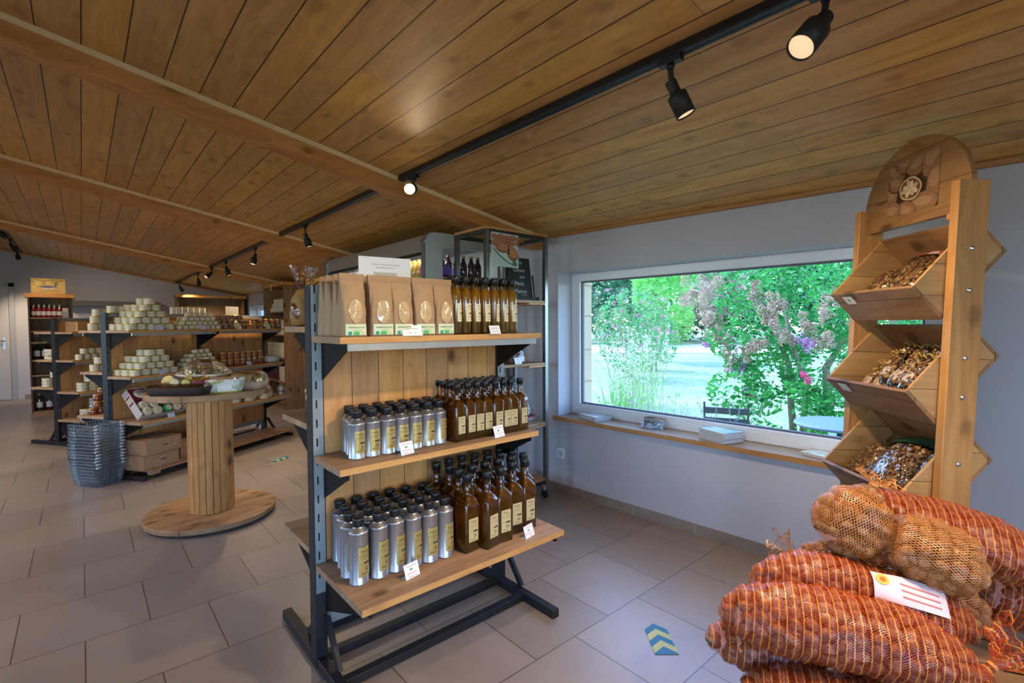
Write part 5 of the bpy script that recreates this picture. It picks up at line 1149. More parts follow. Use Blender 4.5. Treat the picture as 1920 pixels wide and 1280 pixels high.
b.box((-.075, -.045, 0), (.075, .035, .004)); b.box((-.078, -.045, 0), (-.075, .035, .035)); b.box((.075, -.045, 0), (.078, .035, .035)); b.obj('holder', film('acrylic_clear', .5, (.9, .94, 1)), o)
for i, (x, y, c) in enumerate(((-.038, .0, P('card_dark', (.14, .13, .12), .5)), (.040, .012, P('card_tan', (.36, .32, .24), .5)), (-.02, .03, P('card_tan', (.36, .32, .24), .5)))):
    b = MB(); T = Matrix.Translation((x, y, .012)) @ Matrix.Rotation(rad(-12), 4, 'X'); b.box((-.032, 0, 0), (.032, .007, .062), 0, T); b.box((-.027, -.0006, .03), (.027, -.0001, .05), 1, T); b.obj('card_bundle', [c, P('card_print', (.45, .44, .40), .5)], o)

# ------------------------------------------------------------------ walnut display stand with three tilted trays
SO = Vector((2.255, .295, 0)); SRZ = rad(-42); SLEAN = rad(2.2)
SM = Matrix.Translation(SO) @ Matrix.Rotation(SRZ, 4, 'Z') @ Matrix.Rotation(SLEAN, 4, 'Y')
o = thing('walnut_stand', 'wooden display stand with three tilted trays and a rounded picture board', 'display stand', tuple(SO), rot=(0, SLEAN, SRZ))
ST = o
TY0, TY1 = .036, .492
M_EDGEW = wood('tray_end', (.34, .17, .06), (.55, .32, .13), 'X', 'Z', pw=.11, off=.02, seam=.002, rough=.5, knots=.3, tone=.2)
for y0, y1 in ((0, .034), (.494, .528)):
    b = MB(); b.box((-.053, y0, 0), (.053, y1, 1.845)); b.obj('post', W_POST, o, bev=.002)
for y0 in (.015, .48):
    b = MB(); b.box((-.30, y0 - .015, 0), (.30, y0 + .03, .07)); b.obj('floor_foot', W_POST, o, bev=.003)
E1 = Vector((.648, 0, .762)); E2 = Vector((-.707, 0, .707))
TK = [Vector((-.055, 0, zb)) for zb in (1.365, .996, .627)]
def tp(k, s, t, y=0): v = TK[k] + E1 * s + E2 * t; return Vector((v.x, y, v.z))
tn = .013
for k in range(3):
    nm = ('top', 'middle', 'bottom')[k]
    def plate(s0, t0, s1, t1, y0, y1, name, m):
        b = MB(); c = [tp(k, s, t) for s, t in ((s0, t0), (s1, t0), (s1, t1), (s0, t1))]
        b.add([(p.x, y, p.z) for y in (y0, y1) for p in c], [(0, 1, 2, 3), (7, 6, 5, 4), (0, 4, 5, 1), (1, 5, 6, 2), (2, 6, 7, 3), (3, 7, 4, 0)])
        return b.obj(name, m, o, bev=.0012)
    tr = thing('tray', None, None); tr.parent = o
    old = o; o = tr
    plate(0, 0, tn, .155, TY0, TY1, 'lip_board', W_TRAY); plate(tn, 0, .326 - tn, tn, TY0, TY1, 'floor_board', W_TRAY); plate(.326 - tn, 0, .326, .155, TY0, TY1, 'rear_board', W_TRAY)
    plate(tn, tn, .326 - tn, .155, TY0, TY0 + .012, 'end_board', M_EDGEW); plate(tn, tn, .326 - tn, .155, TY1 - .012, TY1, 'end_board', M_EDGEW)
    o = old
for z in (1.611, 1.468, 1.235, 1.10, .867):
    b = MB(); b.lathe([(.0085, 0), (.0085, .003), (.006, .006), (0, .0065)], 14, 0, Matrix.Translation((.002, 0, z)) @ Matrix.Rotation(rad(90), 4, 'X'), False); b.obj('bolt', M_SCREW, o)
b = MB(); cy, r_ = .264, .262; arc = [(cy - r_ * math.cos(PI * i / 28), 1.815 + r_ * math.sin(PI * i / 28)) for i in range(29)]
poly = [(.036, 1.745), (.036, 1.815)] + arc + [(.492, 1.815), (.492, 1.745)]
n = len(poly); b.add([(x, p, q) for x in (-.012, .012) for p, q in poly], [list(range(n)), list(range(n, 2 * n))[::-1]] + [(i, n + i, n + (i + 1) % n, (i + 1) % n) for i in range(n)]); b.obj('header_board', wood('header_wood', (.22, .10, .035), (.36, .19, .07), 'Y', 'Z', pw=.15, off=.07, seam=.002, rough=.42, knots=.8, tone=.2), o, bev=.002)
b = MB(); b.box((-.03, .034, 1.72), (.03, .075, 1.742)); b.obj('header_ledge', W_POST, o, bev=.002)
# printed walnut picture on the header board (flat print)
b = MB(); y0, y1, z0, z1 = .135, .385, 1.79, 2.0
b.add([(-.0128, y0, z0), (-.0128, y1, z0), (-.0128, y1, z1), (-.0128, y0, z1)], [(0, 1, 2, 3)], 0)
def nutblob(cy_, cz_, a, c, ro, mi, off):
    ca, sa = math.cos(ro), math.sin(ro); pts = []
    for i in range(26):
        t = 2 * PI * i / 26; rr__ = 1 + .03 * math.sin(5 * t)
        p = cy_ + (a * rr__ * math.cos(t)) * ca - (c * rr__ * math.sin(t)) * sa; q_ = cz_ + (a * rr__ * math.cos(t)) * sa + (c * rr__ * math.sin(t)) * ca
        pts.append((-.0128 - off, min(max(p, y0), y1), min(max(q_, z0), z1)))
    b.add(pts, [list(range(26))], mi)
ns = [(.355, 1.965, .045, .03, .6), (.30, 1.99, .04, .03, .2), (.23, 1.975, .05, .033, -.4), (.165, 1.97, .04, .055, .2), (.15, 1.89, .03, .06, .25), (.37, 1.88, .028, .04, 0), (.20, 1.815, .05, .03, .1), (.29, 1.80, .04, .028, .3), (.36, 1.81, .035, .03, 0), (.345, 1.92, .03, .025, .3)]
for i, (a_, c_, d_, e_, f_) in enumerate(ns):
    d_ *= 1.3; e_ *= 1.3; nutblob(a_, c_, d_ * 1.08, e_ * 1.1, f_, 1, .0002 + i * .0001); nutblob(a_, c_ + .003, d_, e_, f_, 2, .00025 + i * .0001); nutblob(a_ + .004, c_ + .008, d_ * .7, e_ * .45, f_, 3, .0003 + i * .0001)
nutblob(.268, 1.885, .060, .050, .2, 1, .002); nutblob(.268, 1.885, .056, .046, .2, 4, .0021); nutblob(.268, 1.885, .049, .039, .2, 5, .0022)
for i in range(14):
    a = i * 2.4; q = .034 * math.sqrt(i / 14); nutblob(.268 + q * math.cos(a), 1.885 + q * .8 * math.sin(a), .0125, .0085, a, 4 if i % 2 else 6, .0023 + i * .00005)
b.obj('walnut_print', [P('print_dark', (.045, .018, .008), .5), P('print_shade', (.075, .032, .014), .5), P('print_shell', (.26, .13, .06), .5), P('print_light', (.36, .20, .10), .5), P('print_kernel', (.50, .38, .20), .5), P('print_hollow', (.16, .08, .035), .5), P('print_kernel2', (.62, .50, .30), .5)], o)
# price labels pinned to the tray lips
for k, yy in ((0, .40), (1, .40)):
    p = SM @ tp(k, -.0012, .118, yy)
    o = thing('price_label', 'small printed price label pinned to the %s tray lip of the walnut stand' % ('top', 'middle')[k], 'price label'); o.matrix_world = Matrix.Translation(p) @ (SM.to_3x3() @ Matrix(((0, -.707, -.707), (-1, 0, 0), (0, .707, -.707)))).to_4x4()
    b = MB(); b.box((-.027, -.02, 0), (.027, .02, .001)); b.obj('label_card', M_PAPER, o)
    b = MB(); f = lambda x, y: (x, y, .0014); b.text('CERNEAUX DE NOIX', .0048, lambda x, y: f(x, y + .011), 1); b.text('LE SACHET   6.50', .0048, lambda x, y: f(x, y - .014), 1)
    if k == 0: b.add([f(-.009, -.004), f(.009, -.004), f(.009, .006), f(-.009, .006)], [(0, 1, 2, 3)], 0)
    b.obj('label_print', [M_GREEN, P('ink_brown', (.20, .06, .04), .8)], o)
# kernels in clear bags
KM = [P('kernel_a', (.40, .21, .08), .6), P('kernel_b', (.54, .33, .14), .6), P('kernel_c', (.20, .09, .035), .6)]
def kernel_bag(lab, k, s, t, y, L, W, H, spin, n, seed, extra=None, tint=0):
    R_ = random.Random(seed); o = thing('kernel_bag', lab, 'bag')
    q = SM @ Matrix.Translation(tp(k, s, t, y)) @ Matrix.Rotation(-math.atan2(.762, .648), 4, 'Y') @ Matrix.Rotation(rad(spin), 4, 'Z'); o.matrix_world = q
    def sh(a, z):        # pillow surface, a angle, z -1..1 along x
        e = (1 - abs(z) ** 3) ** .5; return Vector((z * L, math.cos(a) * W * (.55 + .45 * e), math.sin(a) * H * e))
    b = MB()
    for i in range(n):
        a = R_.uniform(-.35, PI + .35); z = R_.uniform(-.92, .92); p = sh(a, z) * .93; sz = R_.uniform(.006, .0105)
        T = Matrix.Translation(p) @ Matrix.Rotation(R_.uniform(0, 6), 4, 'Z') @ Matrix.Rotation(R_.uniform(0, 6), 4, 'X')
        rs = [[(sz * q_ * (1 + .35 * R_.uniform(-1, 1)) * math.cos(j * PI / 3), sz * .6 * q_ * (1 + .3 * R_.uniform(-1, 1)) * math.sin(j * PI / 3), sz * zz) for j in range(6)] for zz, q_ in ((-.7, .5), (-.1, 1.0), (.5, .6))]
        b.rings(rs, R_.randrange(3), True, T)
    b.rings([[tuple(sh(2 * PI * j / 14, z) * .86) for j in range(14)] for z in (-.95, -.8, -.5, 0, .5, .8, .95)], 2)
    tag(b.obj('walnut_kernels', KM, o), kind='stuff')
    b = MB(); rs = []
    for i in range(13):
        z = -1.12 + 2.24 * i / 12; zz = max(-.97, min(.97, z)); e = .0 if abs(z) < 1 else 1
        rs.append([(z * L, (sh(2 * PI * j / 20, zz).y * 1.06 + R_.uniform(-.003, .003)) * (1 if not e else 1.05), (sh(2 * PI * j / 20, zz).z * 1.1 + R_.uniform(-.002, .003)) * (1 if not e else .3)) for j in range(20)])
    b.rings(rs, cap0=False, cap1=False); b.obj('clear_film', M_FILM, o)
    if extra: extra(o, sh, L, W, H)
    return o
def red_print(o, sh, L, W, H):
    b = MB(); n_ = 8
    for z0, z1 in ((.62, .97),): b.add([tuple(sh(PI * (.08 + .84 * j / n_), z) * 1.14) for z in (z0, (z0 + z1) / 2, z1) for j in range(n_ + 1)], [(r2 * (n_ + 1) + j, r2 * (n_ + 1) + j + 1, (r2 + 1) * (n_ + 1) + j + 1, (r2 + 1) * (n_ + 1) + j) for r2 in range(2) for j in range(n_)], 0, True)
    g = G('red_film_print'); t = g('TexCoord', out=3); n2 = g('TexVoronoi', {'Vector': t, 'Scale': 45.0}); _mc['rfp'] = g.done(g('BsdfPrincipled', {'Base Color': g.mix(g.math('GREATER_THAN', n2, .48), (.42, .03, .035), (.60, .45, .40)), 'Roughness': .2}))
    b.obj('printed_band', _mc['rfp'], o)
def green_print(o, sh, L, W, H):
    b = MB(); n_ = 8
    b.add([tuple(sh(PI * (.15 + .7 * j / n_), z) * 1.14) for z in (.60, .86) for j in range(n_ + 1)], [(j, j + 1, n_ + 2 + j, n_ + 1 + j) for j in range(n_)], 0, True); b.obj('printed_band', P('green_dark_print', (.02, .09, .045), .3), o)
kernel_bag('large clear bag of walnut kernels with red print in the top tray, centre', 0, .150, .066, .22, .115, .085, .05, 8, 300, 1, red_print)
kernel_bag('clear bag of walnut kernels at the far end of the top tray', 0, .125, .055, .40, .10, .065, .035, -10, 200, 2)
kernel_bag('clear bag of walnut kernels with red print beside the near end of top tray', 0, .185, .068, .10, .11, .050, .045, 14, 200, 3, red_print)
kernel_bag('large clear bag of walnut kernels with green print in the bottom tray', 2, .150, .062, .24, .13, .10, .05, 12, 320, 4, green_print)
kernel_bag('clear bag of walnut kernels at the far end of the bottom tray', 2, .120, .055, .40, .10, .065, .04, -12, 220, 5)
kernel_bag('clear bag of walnut kernels with dark green print near the bottom tray end', 2, .17, .062, .095, .11, .055, .04, 10, 200, 6, green_print)
def sachet_extra(o, sh, L, W, H):
    b = MB(); n_ = 5; b.add([tuple(sh(PI * (.25 + .5 * j / n_), z) * 1.13) for z in (-.62, -.12) for j in range(n_ + 1)], [(j, j + 1, n_ + 2 + j, n_ + 1 + j) for j in range(n_)], 0, True); b.obj('paper_label', P('sachet_label', (.50, .40, .34), .6), o)
    b = MB(); x = L * 1.02
    b.tube([(x, -.006, .0), (x + .003, 0, .008), (x, .006, .0), (x, 0, -.005), (x, -.006, 0)], .003, 6)
    for s_ in (-1, 1): b.tube([(x, 0, .008), (x + .008, s_ * .016, .020), (x + .004, s_ * .034, .013)], .0026, 5); b.tube([(x, 0, .008), (x + .018, s_ * .010, .010), (x + .026, s_ * .02, .012)], .0022, 5)
    b.obj('raffia_bow', P('raffia', (.55, .36, .08), .6), o)
    b = MB(); b.rings([[(L * 1.02 + q, (.008 + q * .8) * math.cos(a) * (1 + .2 * math.sin(3 * a)), (.006 + q * .35) * math.sin(a)) for a in [2 * PI * j / 14 for j in range(14)]] for q in (0, .012, .03)], cap0=False, cap1=False); b.obj('film_frill', M_FILM, o)
SP = [(.11, .050, .12), (.12, .050, .175), (.115, .050, .235), (.11, .050, .295), (.12, .048, .355), (.12, .046, .415), (.135, .092, .15), (.14, .09, .215), (.15, .088, .30), (.22, .05, .12), (.225, .05, .20), (.22, .05, .28), (.225, .05, .37)]
for i, (s, t, y) in enumerate(SP):
    lay = 'lower layer' if i < 6 else 'upper layer' if i < 9 else 'rear row'
    kernel_bag('small sachet of walnut kernels with raffia bow, middle tray, %s, %s from near end' % (lay, ORD[i if i < 6 else i - 6 if i < 9 else i - 9]), 1, s, t, y, .072, .026, .021, R.uniform(-18, 18), 80, 30 + i, sachet_extra)['group'] = 'sachets in the middle tray'

# ------------------------------------------------------------------ net sacks of walnuts
import numpy as np
def net_mat(name, thread, rib=None, pitch=.017, per=.0052, cov=.20, hue=.0):
    g = G(name); uv = g('TexCoord', out=2); u, v, _z = g('SeparateXYZ', {0: uv}).node.outputs
    nz = g('TexNoise', {'Vector': uv, 'Scale': 60.0, 'Detail': 2})
    du = g.math('MULTIPLY', g.math('SUBTRACT', nz, .5), .010)
    ua = g.math('ADD', u, du); m = None
    for sgn in (1, -1):
        f = g.math('FRACT', g.math('DIVIDE', g.math('ADD', g.math('MULTIPLY', ua, .62), g.math('MULTIPLY', v, sgn)), per)); q = g.math('LESS_THAN', f, cov); m = q if m is None else g.math('MAXIMUM', m, q)
    col = thread
    hi = g.mix(g('TexNoise', {'Vector': uv, 'Scale': 300.0}), tuple(x * .75 for x in thread), tuple(min(1, x * 1.25) for x in thread))
    if rib:
        wob = g.math('MULTIPLY', g.math('SINE', g.math('MULTIPLY', v, 2 * PI / .007)), .0008)
        f = g.math('FRACT', g.math('DIVIDE', g.math('ADD', g.math('ADD', u, wob), g.math('MULTIPLY', du, .35)), pitch)); q = g.math('LESS_THAN', f, .11); m = g.math('MAXIMUM', m, q); hi = g.mix(q, hi, rib)
    p = g('BsdfPrincipled', {'Base Color': hi, 'Roughness': .33, 'Specular IOR Level': .7}); tl = g('BsdfTranslucent', {'Color': hi})
    sh = g('MixShader', {0: .3, 1: p, 2: tl}); return g.done(g('MixShader', {0: m, 1: g('BsdfTransparent'), 2: sh}))
N_RED = net_mat('red_net', (.50, .05, .018), (.80, .33, .05))
N_ORA = net_mat('orange_net', (.66, .27, .07), None, per=.0078, cov=.21)
N_BRN = net_mat('brown_net', (.50, .20, .08), None, per=.0078, cov=.21)
g = G('walnut_shell'); t = g('TexCoord', out=3); oi = g('ObjectInfo', out=5)
n1 = g('TexNoise', {'Vector': t, 'Scale': 90.0, 'Detail': 5, 'Distortion': .6}); y = g('SeparateXYZ', {0: t}, out=1)
seam = g.math('LESS_THAN', g.math('ABSOLUTE', y), .0009)
cc = g.mix(seam, g.ramp(n1, [(.34, (.075, .028, .012)), (.52, (.22, .105, .050)), (.7, (.33, .19, .10))]), (.10, .05, .02))
M_NUT = g.done(g('BsdfPrincipled', {'Base Color': cc, 'Roughness': .5, 'Normal': g('Bump', {'Height': n1, 'Strength': .8, 'Distance': .003})}))
def nut_geo(a=.0195, c=.0155, n=14, m=9):
    vs, fs = [(0, 0, -a)], []
    for i in range(1, m):
        ph = -PI / 2 + PI * i / m
        for j in range(n):
            th = 2 * PI * j / n; x, y_, z = math.cos(ph) * math.cos(th), math.cos(ph) * math.sin(th), math.sin(ph)
            k = 1 + .05 * mnoise.noise(Vector((x * 3, y_ * 3, z * 3))) + (.05 if abs(y_) < .12 else 0); vs.append((x * c * k, y_ * c * k * .95, z * a * k + (.0015 if z > .9 else 0)))
    vs.append((0, 0, a * 1.06))
    for j in range(n): fs.append((0, 1 + (j + 1) % n, 1 + j))
    for i in range(m - 2):
        for j in range(n): fs.append((1 + i * n + j, 1 + i * n + (j + 1) % n, 1 + (i + 1) * n + (j + 1) % n, 1 + (i + 1) * n + j))
    for j in range(n): fs.append((len(vs) - 1, 1 + (m - 2) * n + j, 1 + (m - 2) * n + (j + 1) % n))
    return vs, fs
NV, NF = nut_geo()
nm_ = MB(); nm_.add(NV, NF, 0, True); nut0 = nm_.obj('walnut', M_NUT); nut_me = nut0.data; bpy.data.objects.remove(nut0)
CAM = Vector((0, 0, 1.36)); ALLN = []
def sack(lab, P0, P1, rw, rh, mat, short, sag=.0, tuft=(0, 1), seed=0, nuts=True, tl=.07, label=False, pw=3.4, tdir=None):
    R_ = random.Random(seed); P0 = Vector(P0); P1 = Vector(P1); C = (P0 + P1) / 2; ax = (P1 - P0); Lh = ax.length / 2; ax.normalize()
    side = ax.cross(Vector((0, 0, 1))).normalized(); upv = side.cross(ax)
    o = thing('walnut_sack', lab, 'net sack', tuple(C))
    def prof(t): return max(.09, (1 - abs(t) ** pw)) ** .5
    def surf(t, a, s=1.0):
        e = prof(t); lump = 1 + .05 * mnoise.noise(Vector((t * 3 + seed * 7, math.cos(a) * 1.5, math.sin(a) * 1.5))) * 2.6
        sa = math.sin(a); fl = .80 if sa < 0 else 1.0
        return ax * (t * Lh) + side * (math.cos(a) * rw * e * s * lump) + upv * (sa * rh * e * s * fl * lump - sag * t * t)
    # walnuts just under the net
    pts = []; sp = .0335; nt = int(2 * Lh * .93 / sp)
    for i in range(nt + 1):
        t = -.93 + 1.86 * i / nt; per = PI * (rw + rh) * prof(t) * .95; na = max(4, int(per / sp))
        for j in range(na):
            a = 2 * PI * (j + .5 * (i % 2) + R_.uniform(-.16, .16)) / na; tt = t + R_.uniform(-.12, .12) * sp / Lh
            p = surf(tt, a); c0 = surf(tt, a, 0); nrm = (p - c0).normalized()
            q = p - nrm * (.0155 + R_.uniform(-.001, .003)); pts.append((q, nrm))
    PT = np.array([tuple(q) for q, _ in pts])
    # net
    nu, nv = max(24, int(2 * Lh / .009)), 56; vs = []; uvs = []
    circ = PI * (rw + rh)
    for i in range(nu + 1):
        t = -1 + 2 * i / nu
        for j in range(nv + 1):
            a = 2 * PI * j / nv; p = surf(t, a, .985); c0 = surf(t, a, 0); nrm = (p - c0).normalized()
            d2 = ((PT - np.array(tuple(p))) ** 2).sum(1); k = np.argsort(d2)[:3]; out = 0.0
            for kk_ in k:       # lift the net over the nearest nuts
                c = Vector(PT[kk_]); v = p - c; h = v.dot(nrm); lat2 = v.length_squared - h * h
                if lat2 < .0195 ** 2: out = max(out, math.sqrt(max(0, .0195 ** 2 - lat2)) - h)
            vs.append(tuple(p + nrm * min(.010, out))); uvs.append((t * Lh, a * circ / (2 * PI)))
    b = MB(); st = nv + 1
    b.add(vs, [(i * st + j, i * st + j + 1, (i + 1) * st + j + 1, (i + 1) * st + j) for i in range(nu) for j in range(nv)], 0, True)
    for i, q in enumerate(uvs): b.uv[i] = q
    b.obj('net', mat, o)
    # gathered ends: short neck and ruffled tuft
    for e in (0, 1):
        sg = -1 if e == 0 else 1; e0 = surf(sg, 0, 0); d = (ax * sg).normalized()
        if tdir and e in tdir: d = (d * .4 + Vector(tdir[e])).normalized()
        r0 = rw * .3; big = e in tuft; ln = tl if big else .02
        b = MB(); rs = []; u1 = d.orthogonal().normalized(); u2 = d.cross(u1); N = 30
        for k, (f, rr__, wob) in enumerate(((0, r0, 0), (.15, r0 * .55, .02), (.32, .010, .05), (.42, .009, .05), (.62, .024, .25), (.82, .040, .45), (1.0, .052, .6))):
            if not big and k > 3: break
            ph = seed + e * 2
            rs.append([e0 + d * (ln * f * (1 if big else 1) + (wob * .02 * math.sin(5 * a + ph) if k > 3 else 0)) + (u1 * math.cos(a) + u2 * math.sin(a)) * (max(rr__, .0) * (1 + wob * math.sin(7 * a + ph) * .6)) for a in [2 * PI * j / N for j in range(N)]])
        b.rings(rs, cap0=False, cap1=False)
        for k in range(len(rs)):
            for j in range(N): b.uv[k * N + j] = (k * .012, j * .0045)
        b.obj('gathered_end', mat, o)
        if big:
            b = MB(); c = e0 + d * ln * .37; b.lathe([(.011, -.004), (.0125, 0), (.011, .004)], 14, 0, Matrix.Translation(c) @ d.to_track_quat('Z', 'Y').to_matrix().to_4x4()); b.obj('tie_string', P('tie_orange', (.60, .22, .05), .5), o)
    if label:
        b = MB(); n1_, n2_ = 16, 8
        b.add([tuple(surf(.05 + .62 * i / n1_, PI * (.14 + .28 * j / n2_), 1.0) * 1.0 + (upv + side) * .0035) for i in range(n1_ + 1) for j in range(n2_ + 1)], [(i * 9 + j, i * 9 + j + 1, (i + 1) * 9 + j + 1, (i + 1) * 9 + j) for i in range(n1_) for j in range(n2_)], 0, True)
        for q in range(3): b.add([tuple(surf(.28 + .33 * i / n1_, PI * (.20 + .06 * q + .015 * j), 1.0) + (upv + side) * .0042) for i in range(n1_ + 1) for j in range(2)], [(i * 2, i * 2 + 1, i * 2 + 3, i * 2 + 2) for i in range(n1_)], 1, True)
        cpt = surf(.13, PI * .32, 1.0) + (upv + side) * .005; b.lathe([(.014, 0), (0, .0008)], 18, 2, Matrix.Translation(cpt) @ (upv * .75 + side * .5).to_track_quat('Z', 'Y').to_matrix().to_4x4(), False)
        b.lathe([(.007, .0012), (0, .0016)], 14, 3, Matrix.Translation(cpt) @ (upv * .75 + side * .5).to_track_quat('Z', 'Y').to_matrix().to_4x4(), False)
        b.obj('paper_label', [P('sack_label', (.62, .50, .56), .6), P('sack_label_print', (.45, .12, .12), .6), P('sack_sun', (.62, .38, .03), .5), P('sack_sun_core', (.40, .10, .02), .5)], o)
    for q, nrm in pts:
        wp = q + C; face = (CAM - wp).normalized().dot(nrm)
        if nuts and (face > -.25) : ALLN.append(((wp - CAM).length + (1.0 if face < .1 else 0) * .6, wp, nrm, ax, short, R_.uniform(0, 6.28), R_.uniform(.9, 1.1), R_.random()))
    return o
sack('long red net sack of walnuts lying across the top of the pile', (1.735, .54, .79), (1.985, .02, .70), .115, .095, N_RED, 'long red net sack on top of the pile', seed=1, tuft=(), sag=.03)
sack('small orange net sack of walnuts standing upright at left on the pile', (1.600, .440, .712), (1.672, .382, .882), .098, .094, N_ORA, 'small upright orange net sack', seed=2, tuft=(1,), pw=2.4, tl=.05)
sack('plump orange net sack of walnuts in the middle of the pile', (1.640, .350, .775), (1.708, .150, .712), .112, .094, N_ORA, 'plump orange net sack in the middle', seed=3, tuft=(), pw=2.6)
sack('red net sack with long front bulge at the bottom left of the pile front', (1.255, .605, .622), (1.520, .135, .575), .098, .094, N_RED, 'red net sack at the front', seed=4, tuft=(1,), sag=.02, tl=.10, tdir={1: (.3, -.1, .5)})
sack('red net sack with white paper label behind the front sack', (1.425, .60, .655), (1.665, .155, .610), .088, .084, N_RED, 'labelled red net sack', seed=5, tuft=(1,), label=True, tl=.06, sag=.02)
sack('brown-orange net sack squeezed beneath the two small orange sacks', (1.62, .545, .655), (1.83, .155, .565), .085, .085, N_BRN, 'brown-orange net sack under the small ones', seed=6, tuft=(0,), tl=.07, tdir={0: (-.5, .3, .3)})
sack('folded red net sack drooping at the lower left corner of the pile', (1.255, .64, .515), (1.42, .42, .47), .075, .055, N_RED, 'drooping red net sack at lower left', seed=7, tuft=())
sack('red net sack at the very bottom edge of the photo under the front sack', (1.21, .53, .455), (1.42, .12, .455), .085, .075, N_RED, 'lowest red net sack', seed=8, tuft=(), sag=0)
sack('dark red net sack in shade behind the pile at right', (1.98, .26, .585), (2.09, -.10, .50), .10, .09, N_RED, 'shaded red net sack at right', seed=9, tuft=(0,), tdir={0: (-.9, -.2, -.2)}, tl=.10)
sack('red net sack under the labelled sack, mostly hidden', (1.47, .55, .50), (1.67, .12, .45), .09, .075, N_RED, 'hidden red net sack', seed=10, tuft=())
ALLN.sort(key=lambda q: q[0]); rest = MB()
for i, (dd, wp, nrm, ax, short, ang, s_, rn) in enumerate(ALLN):
    tz = (ax * math.cos(ang) + nrm.cross(ax) * math.sin(ang) + nrm * .25).normalized(); T = Matrix.Translation(wp) @ tz.to_track_quat('Z', 'Y').to_matrix().to_4x4() @ Matrix.Scale(s_ * .96, 4)
    if i < 300:
        q = bpy.data.objects.new('walnut', nut_me); COL.objects.link(q); q.matrix_world = T
        tag(q, 'unshelled walnut inside the ' + short, 'walnut', 'walnuts inside the ' + short)
    else: rest.add(NV, NF, 0, True, T)
tag(rest.obj('walnut_fill', M_NUT), 'remaining unshelled walnuts packed deeper in the net sacks of the pile', 'walnuts', kind='stuff')
# pallet crate carrying the pile
o = thing('pallet_crate', 'low slatted wooden crate carrying the pile of walnut sacks', 'crate', (1.70, .30, 0), rad(-62))
for i in range(5):
    b = MB(); b.box((-.36, -.34 + i * .155, .375), (.36, -.34 + i * .155 + .12, .393)); b.obj('top_slat', W_CABX, o, bev=.002)
for y in (-.34, .385):
    for z in (.02, .15, .28):
        b = MB(); b.box((-.36, y, z), (.36, y + .018, z + .085)); b.obj('side_slat', W_CABX, o, bev=.002)
for x in (-.36, .342):
    for z in (.02, .15, .28):
        b = MB(); b.box((x, -.32, z), (x + .018, .385, z + .085)); b.obj('end_slat', W_CABX, o, bev=.002)
for x in (-.34, .30):
    for y in (-.32, .34):
        b = MB(); b.box((x, y, 0), (x + .04, y + .04, .375)); b.obj('corner_post', W_CABX, o)

# ------------------------------------------------------------------ garden outside the window
GZ = -.27
g = G('lawn_grass'); co = g('TexCoord', out=3); n1 = g('TexNoise', {'Vector': co, 'Scale': .5, 'Detail': 8, 'Roughness': .7}); n2 = g('TexNoise', {'Vector': co, 'Scale': 18, 'Detail': 4})
f = g.math('ADD', g.math('MULTIPLY', n1, .5), g.math('MULTIPLY', n2, .5))
M_LAWN = g.done(g('BsdfPrincipled', {'Base Color': g.ramp(f, [(.35, (.09, .16, .06)), (.5, (.17, .25, .12)), (.68, (.32, .36, .26))]), 'Roughness': .9, 'Normal': g('Bump', {'Height': n2, 'Strength': .8, 'Distance': .03})}))
b = MB(); b.box((3.52, -35, GZ - .2), (110, 95, GZ)); struct('ground', b, M_LAWN)
b = MB(); b.add([(28.6, 26.5, GZ + .008), (40.2, 13.2, GZ + .008), (44, 6, GZ + .008), (36, 2, GZ + .008), (28.5, 10.7, GZ + .008), (21.2, 18.4, GZ + .008), (15, 26, GZ + .008), (22, 36, GZ + .008)], [(7, 6, 5, 4, 3, 2, 1, 0)]); struct('path_1', b, P('pale_gravel', (.62, .58, .52), .95, noise=.15, nscale=3))
def leafmat(name, c1, c2, sc_=3.0, tr=.35, rough=.32):
    g = G(name); t = g('TexCoord', out=3); n = g('TexNoise', {'Vector': t, 'Scale': sc_, 'Detail': 3}); c = g.ramp(n, [(.35, c1), (.65, c2)])
    return g.done(g('MixShader', {0: tr, 1: g('BsdfPrincipled', {'Base Color': c, 'Roughness': rough}), 2: g('BsdfTranslucent', {'Color': c})}))
L_MY = leafmat('myrtle_leaf', (.02, .20, .035), (.07, .42, .08)); L_BR = leafmat('bright_leaf', (.10, .40, .06), (.22, .58, .12)); L_DK = leafmat('dark_leaf', (.02, .11, .04), (.05, .20, .08), .3); L_MD = leafmat('mid_leaf', (.04, .20, .05), (.10, .34, .10), .4)
M_BARK = P('bark', (.28, .20, .14), .9, noise=.4, nscale=14, bump=1, bscale=20); M_BARKP = P('pale_bark', (.50, .46, .42), .9, noise=.2, nscale=10)
M_PAN = P('seed_panicle', (.46, .33, .22), .9, noise=.3, nscale=40); M_PINK = P('pink_blossom', (.75, .10, .25), .7); M_LIL = P('lilac_blossom', (.55, .28, .48), .7)
def leaf_cloud(b, c, rx, ry, rz_, n, s, R_, mi=0, hollow=.55):
    for _ in range(n):
        while True:
            d = Vector((R_.uniform(-1, 1), R_.uniform(-1, 1), R_.uniform(-1, 1)))
            if .05 < d.length < 1: break
        q = d.length; d = d.normalized() * (hollow + (1 - hollow) * q ** .5); p = Vector((c[0] + d.x * rx, c[1] + d.y * ry, c[2] + d.z * rz_))
        k = mnoise.noise(p * (1.2 / max(.3, rx * .5)));
        if k < -.22: continue
        a = Vector((R_.gauss(0, 1), R_.gauss(0, 1), R_.gauss(0, .6))).normalized(); e = a.cross(Vector((R_.gauss(0, 1), R_.gauss(0, 1), R_.gauss(0, 1)))).normalized(); ss = s * R_.uniform(.6, 1.25)
        m_ = a.cross(e) * ss * .12
        b.add([p - a * ss, p + e * ss * .45 + m_, p + a * ss, p - e * ss * .45 + m_], [(0, 1, 2, 3)], mi)
def limb(b, pts, r0, r1, mi=0):
    n = len(pts); b.tube(pts, [r0 + (r1 - r0) * i / (n - 1) for i in range(n)], 9, mi)
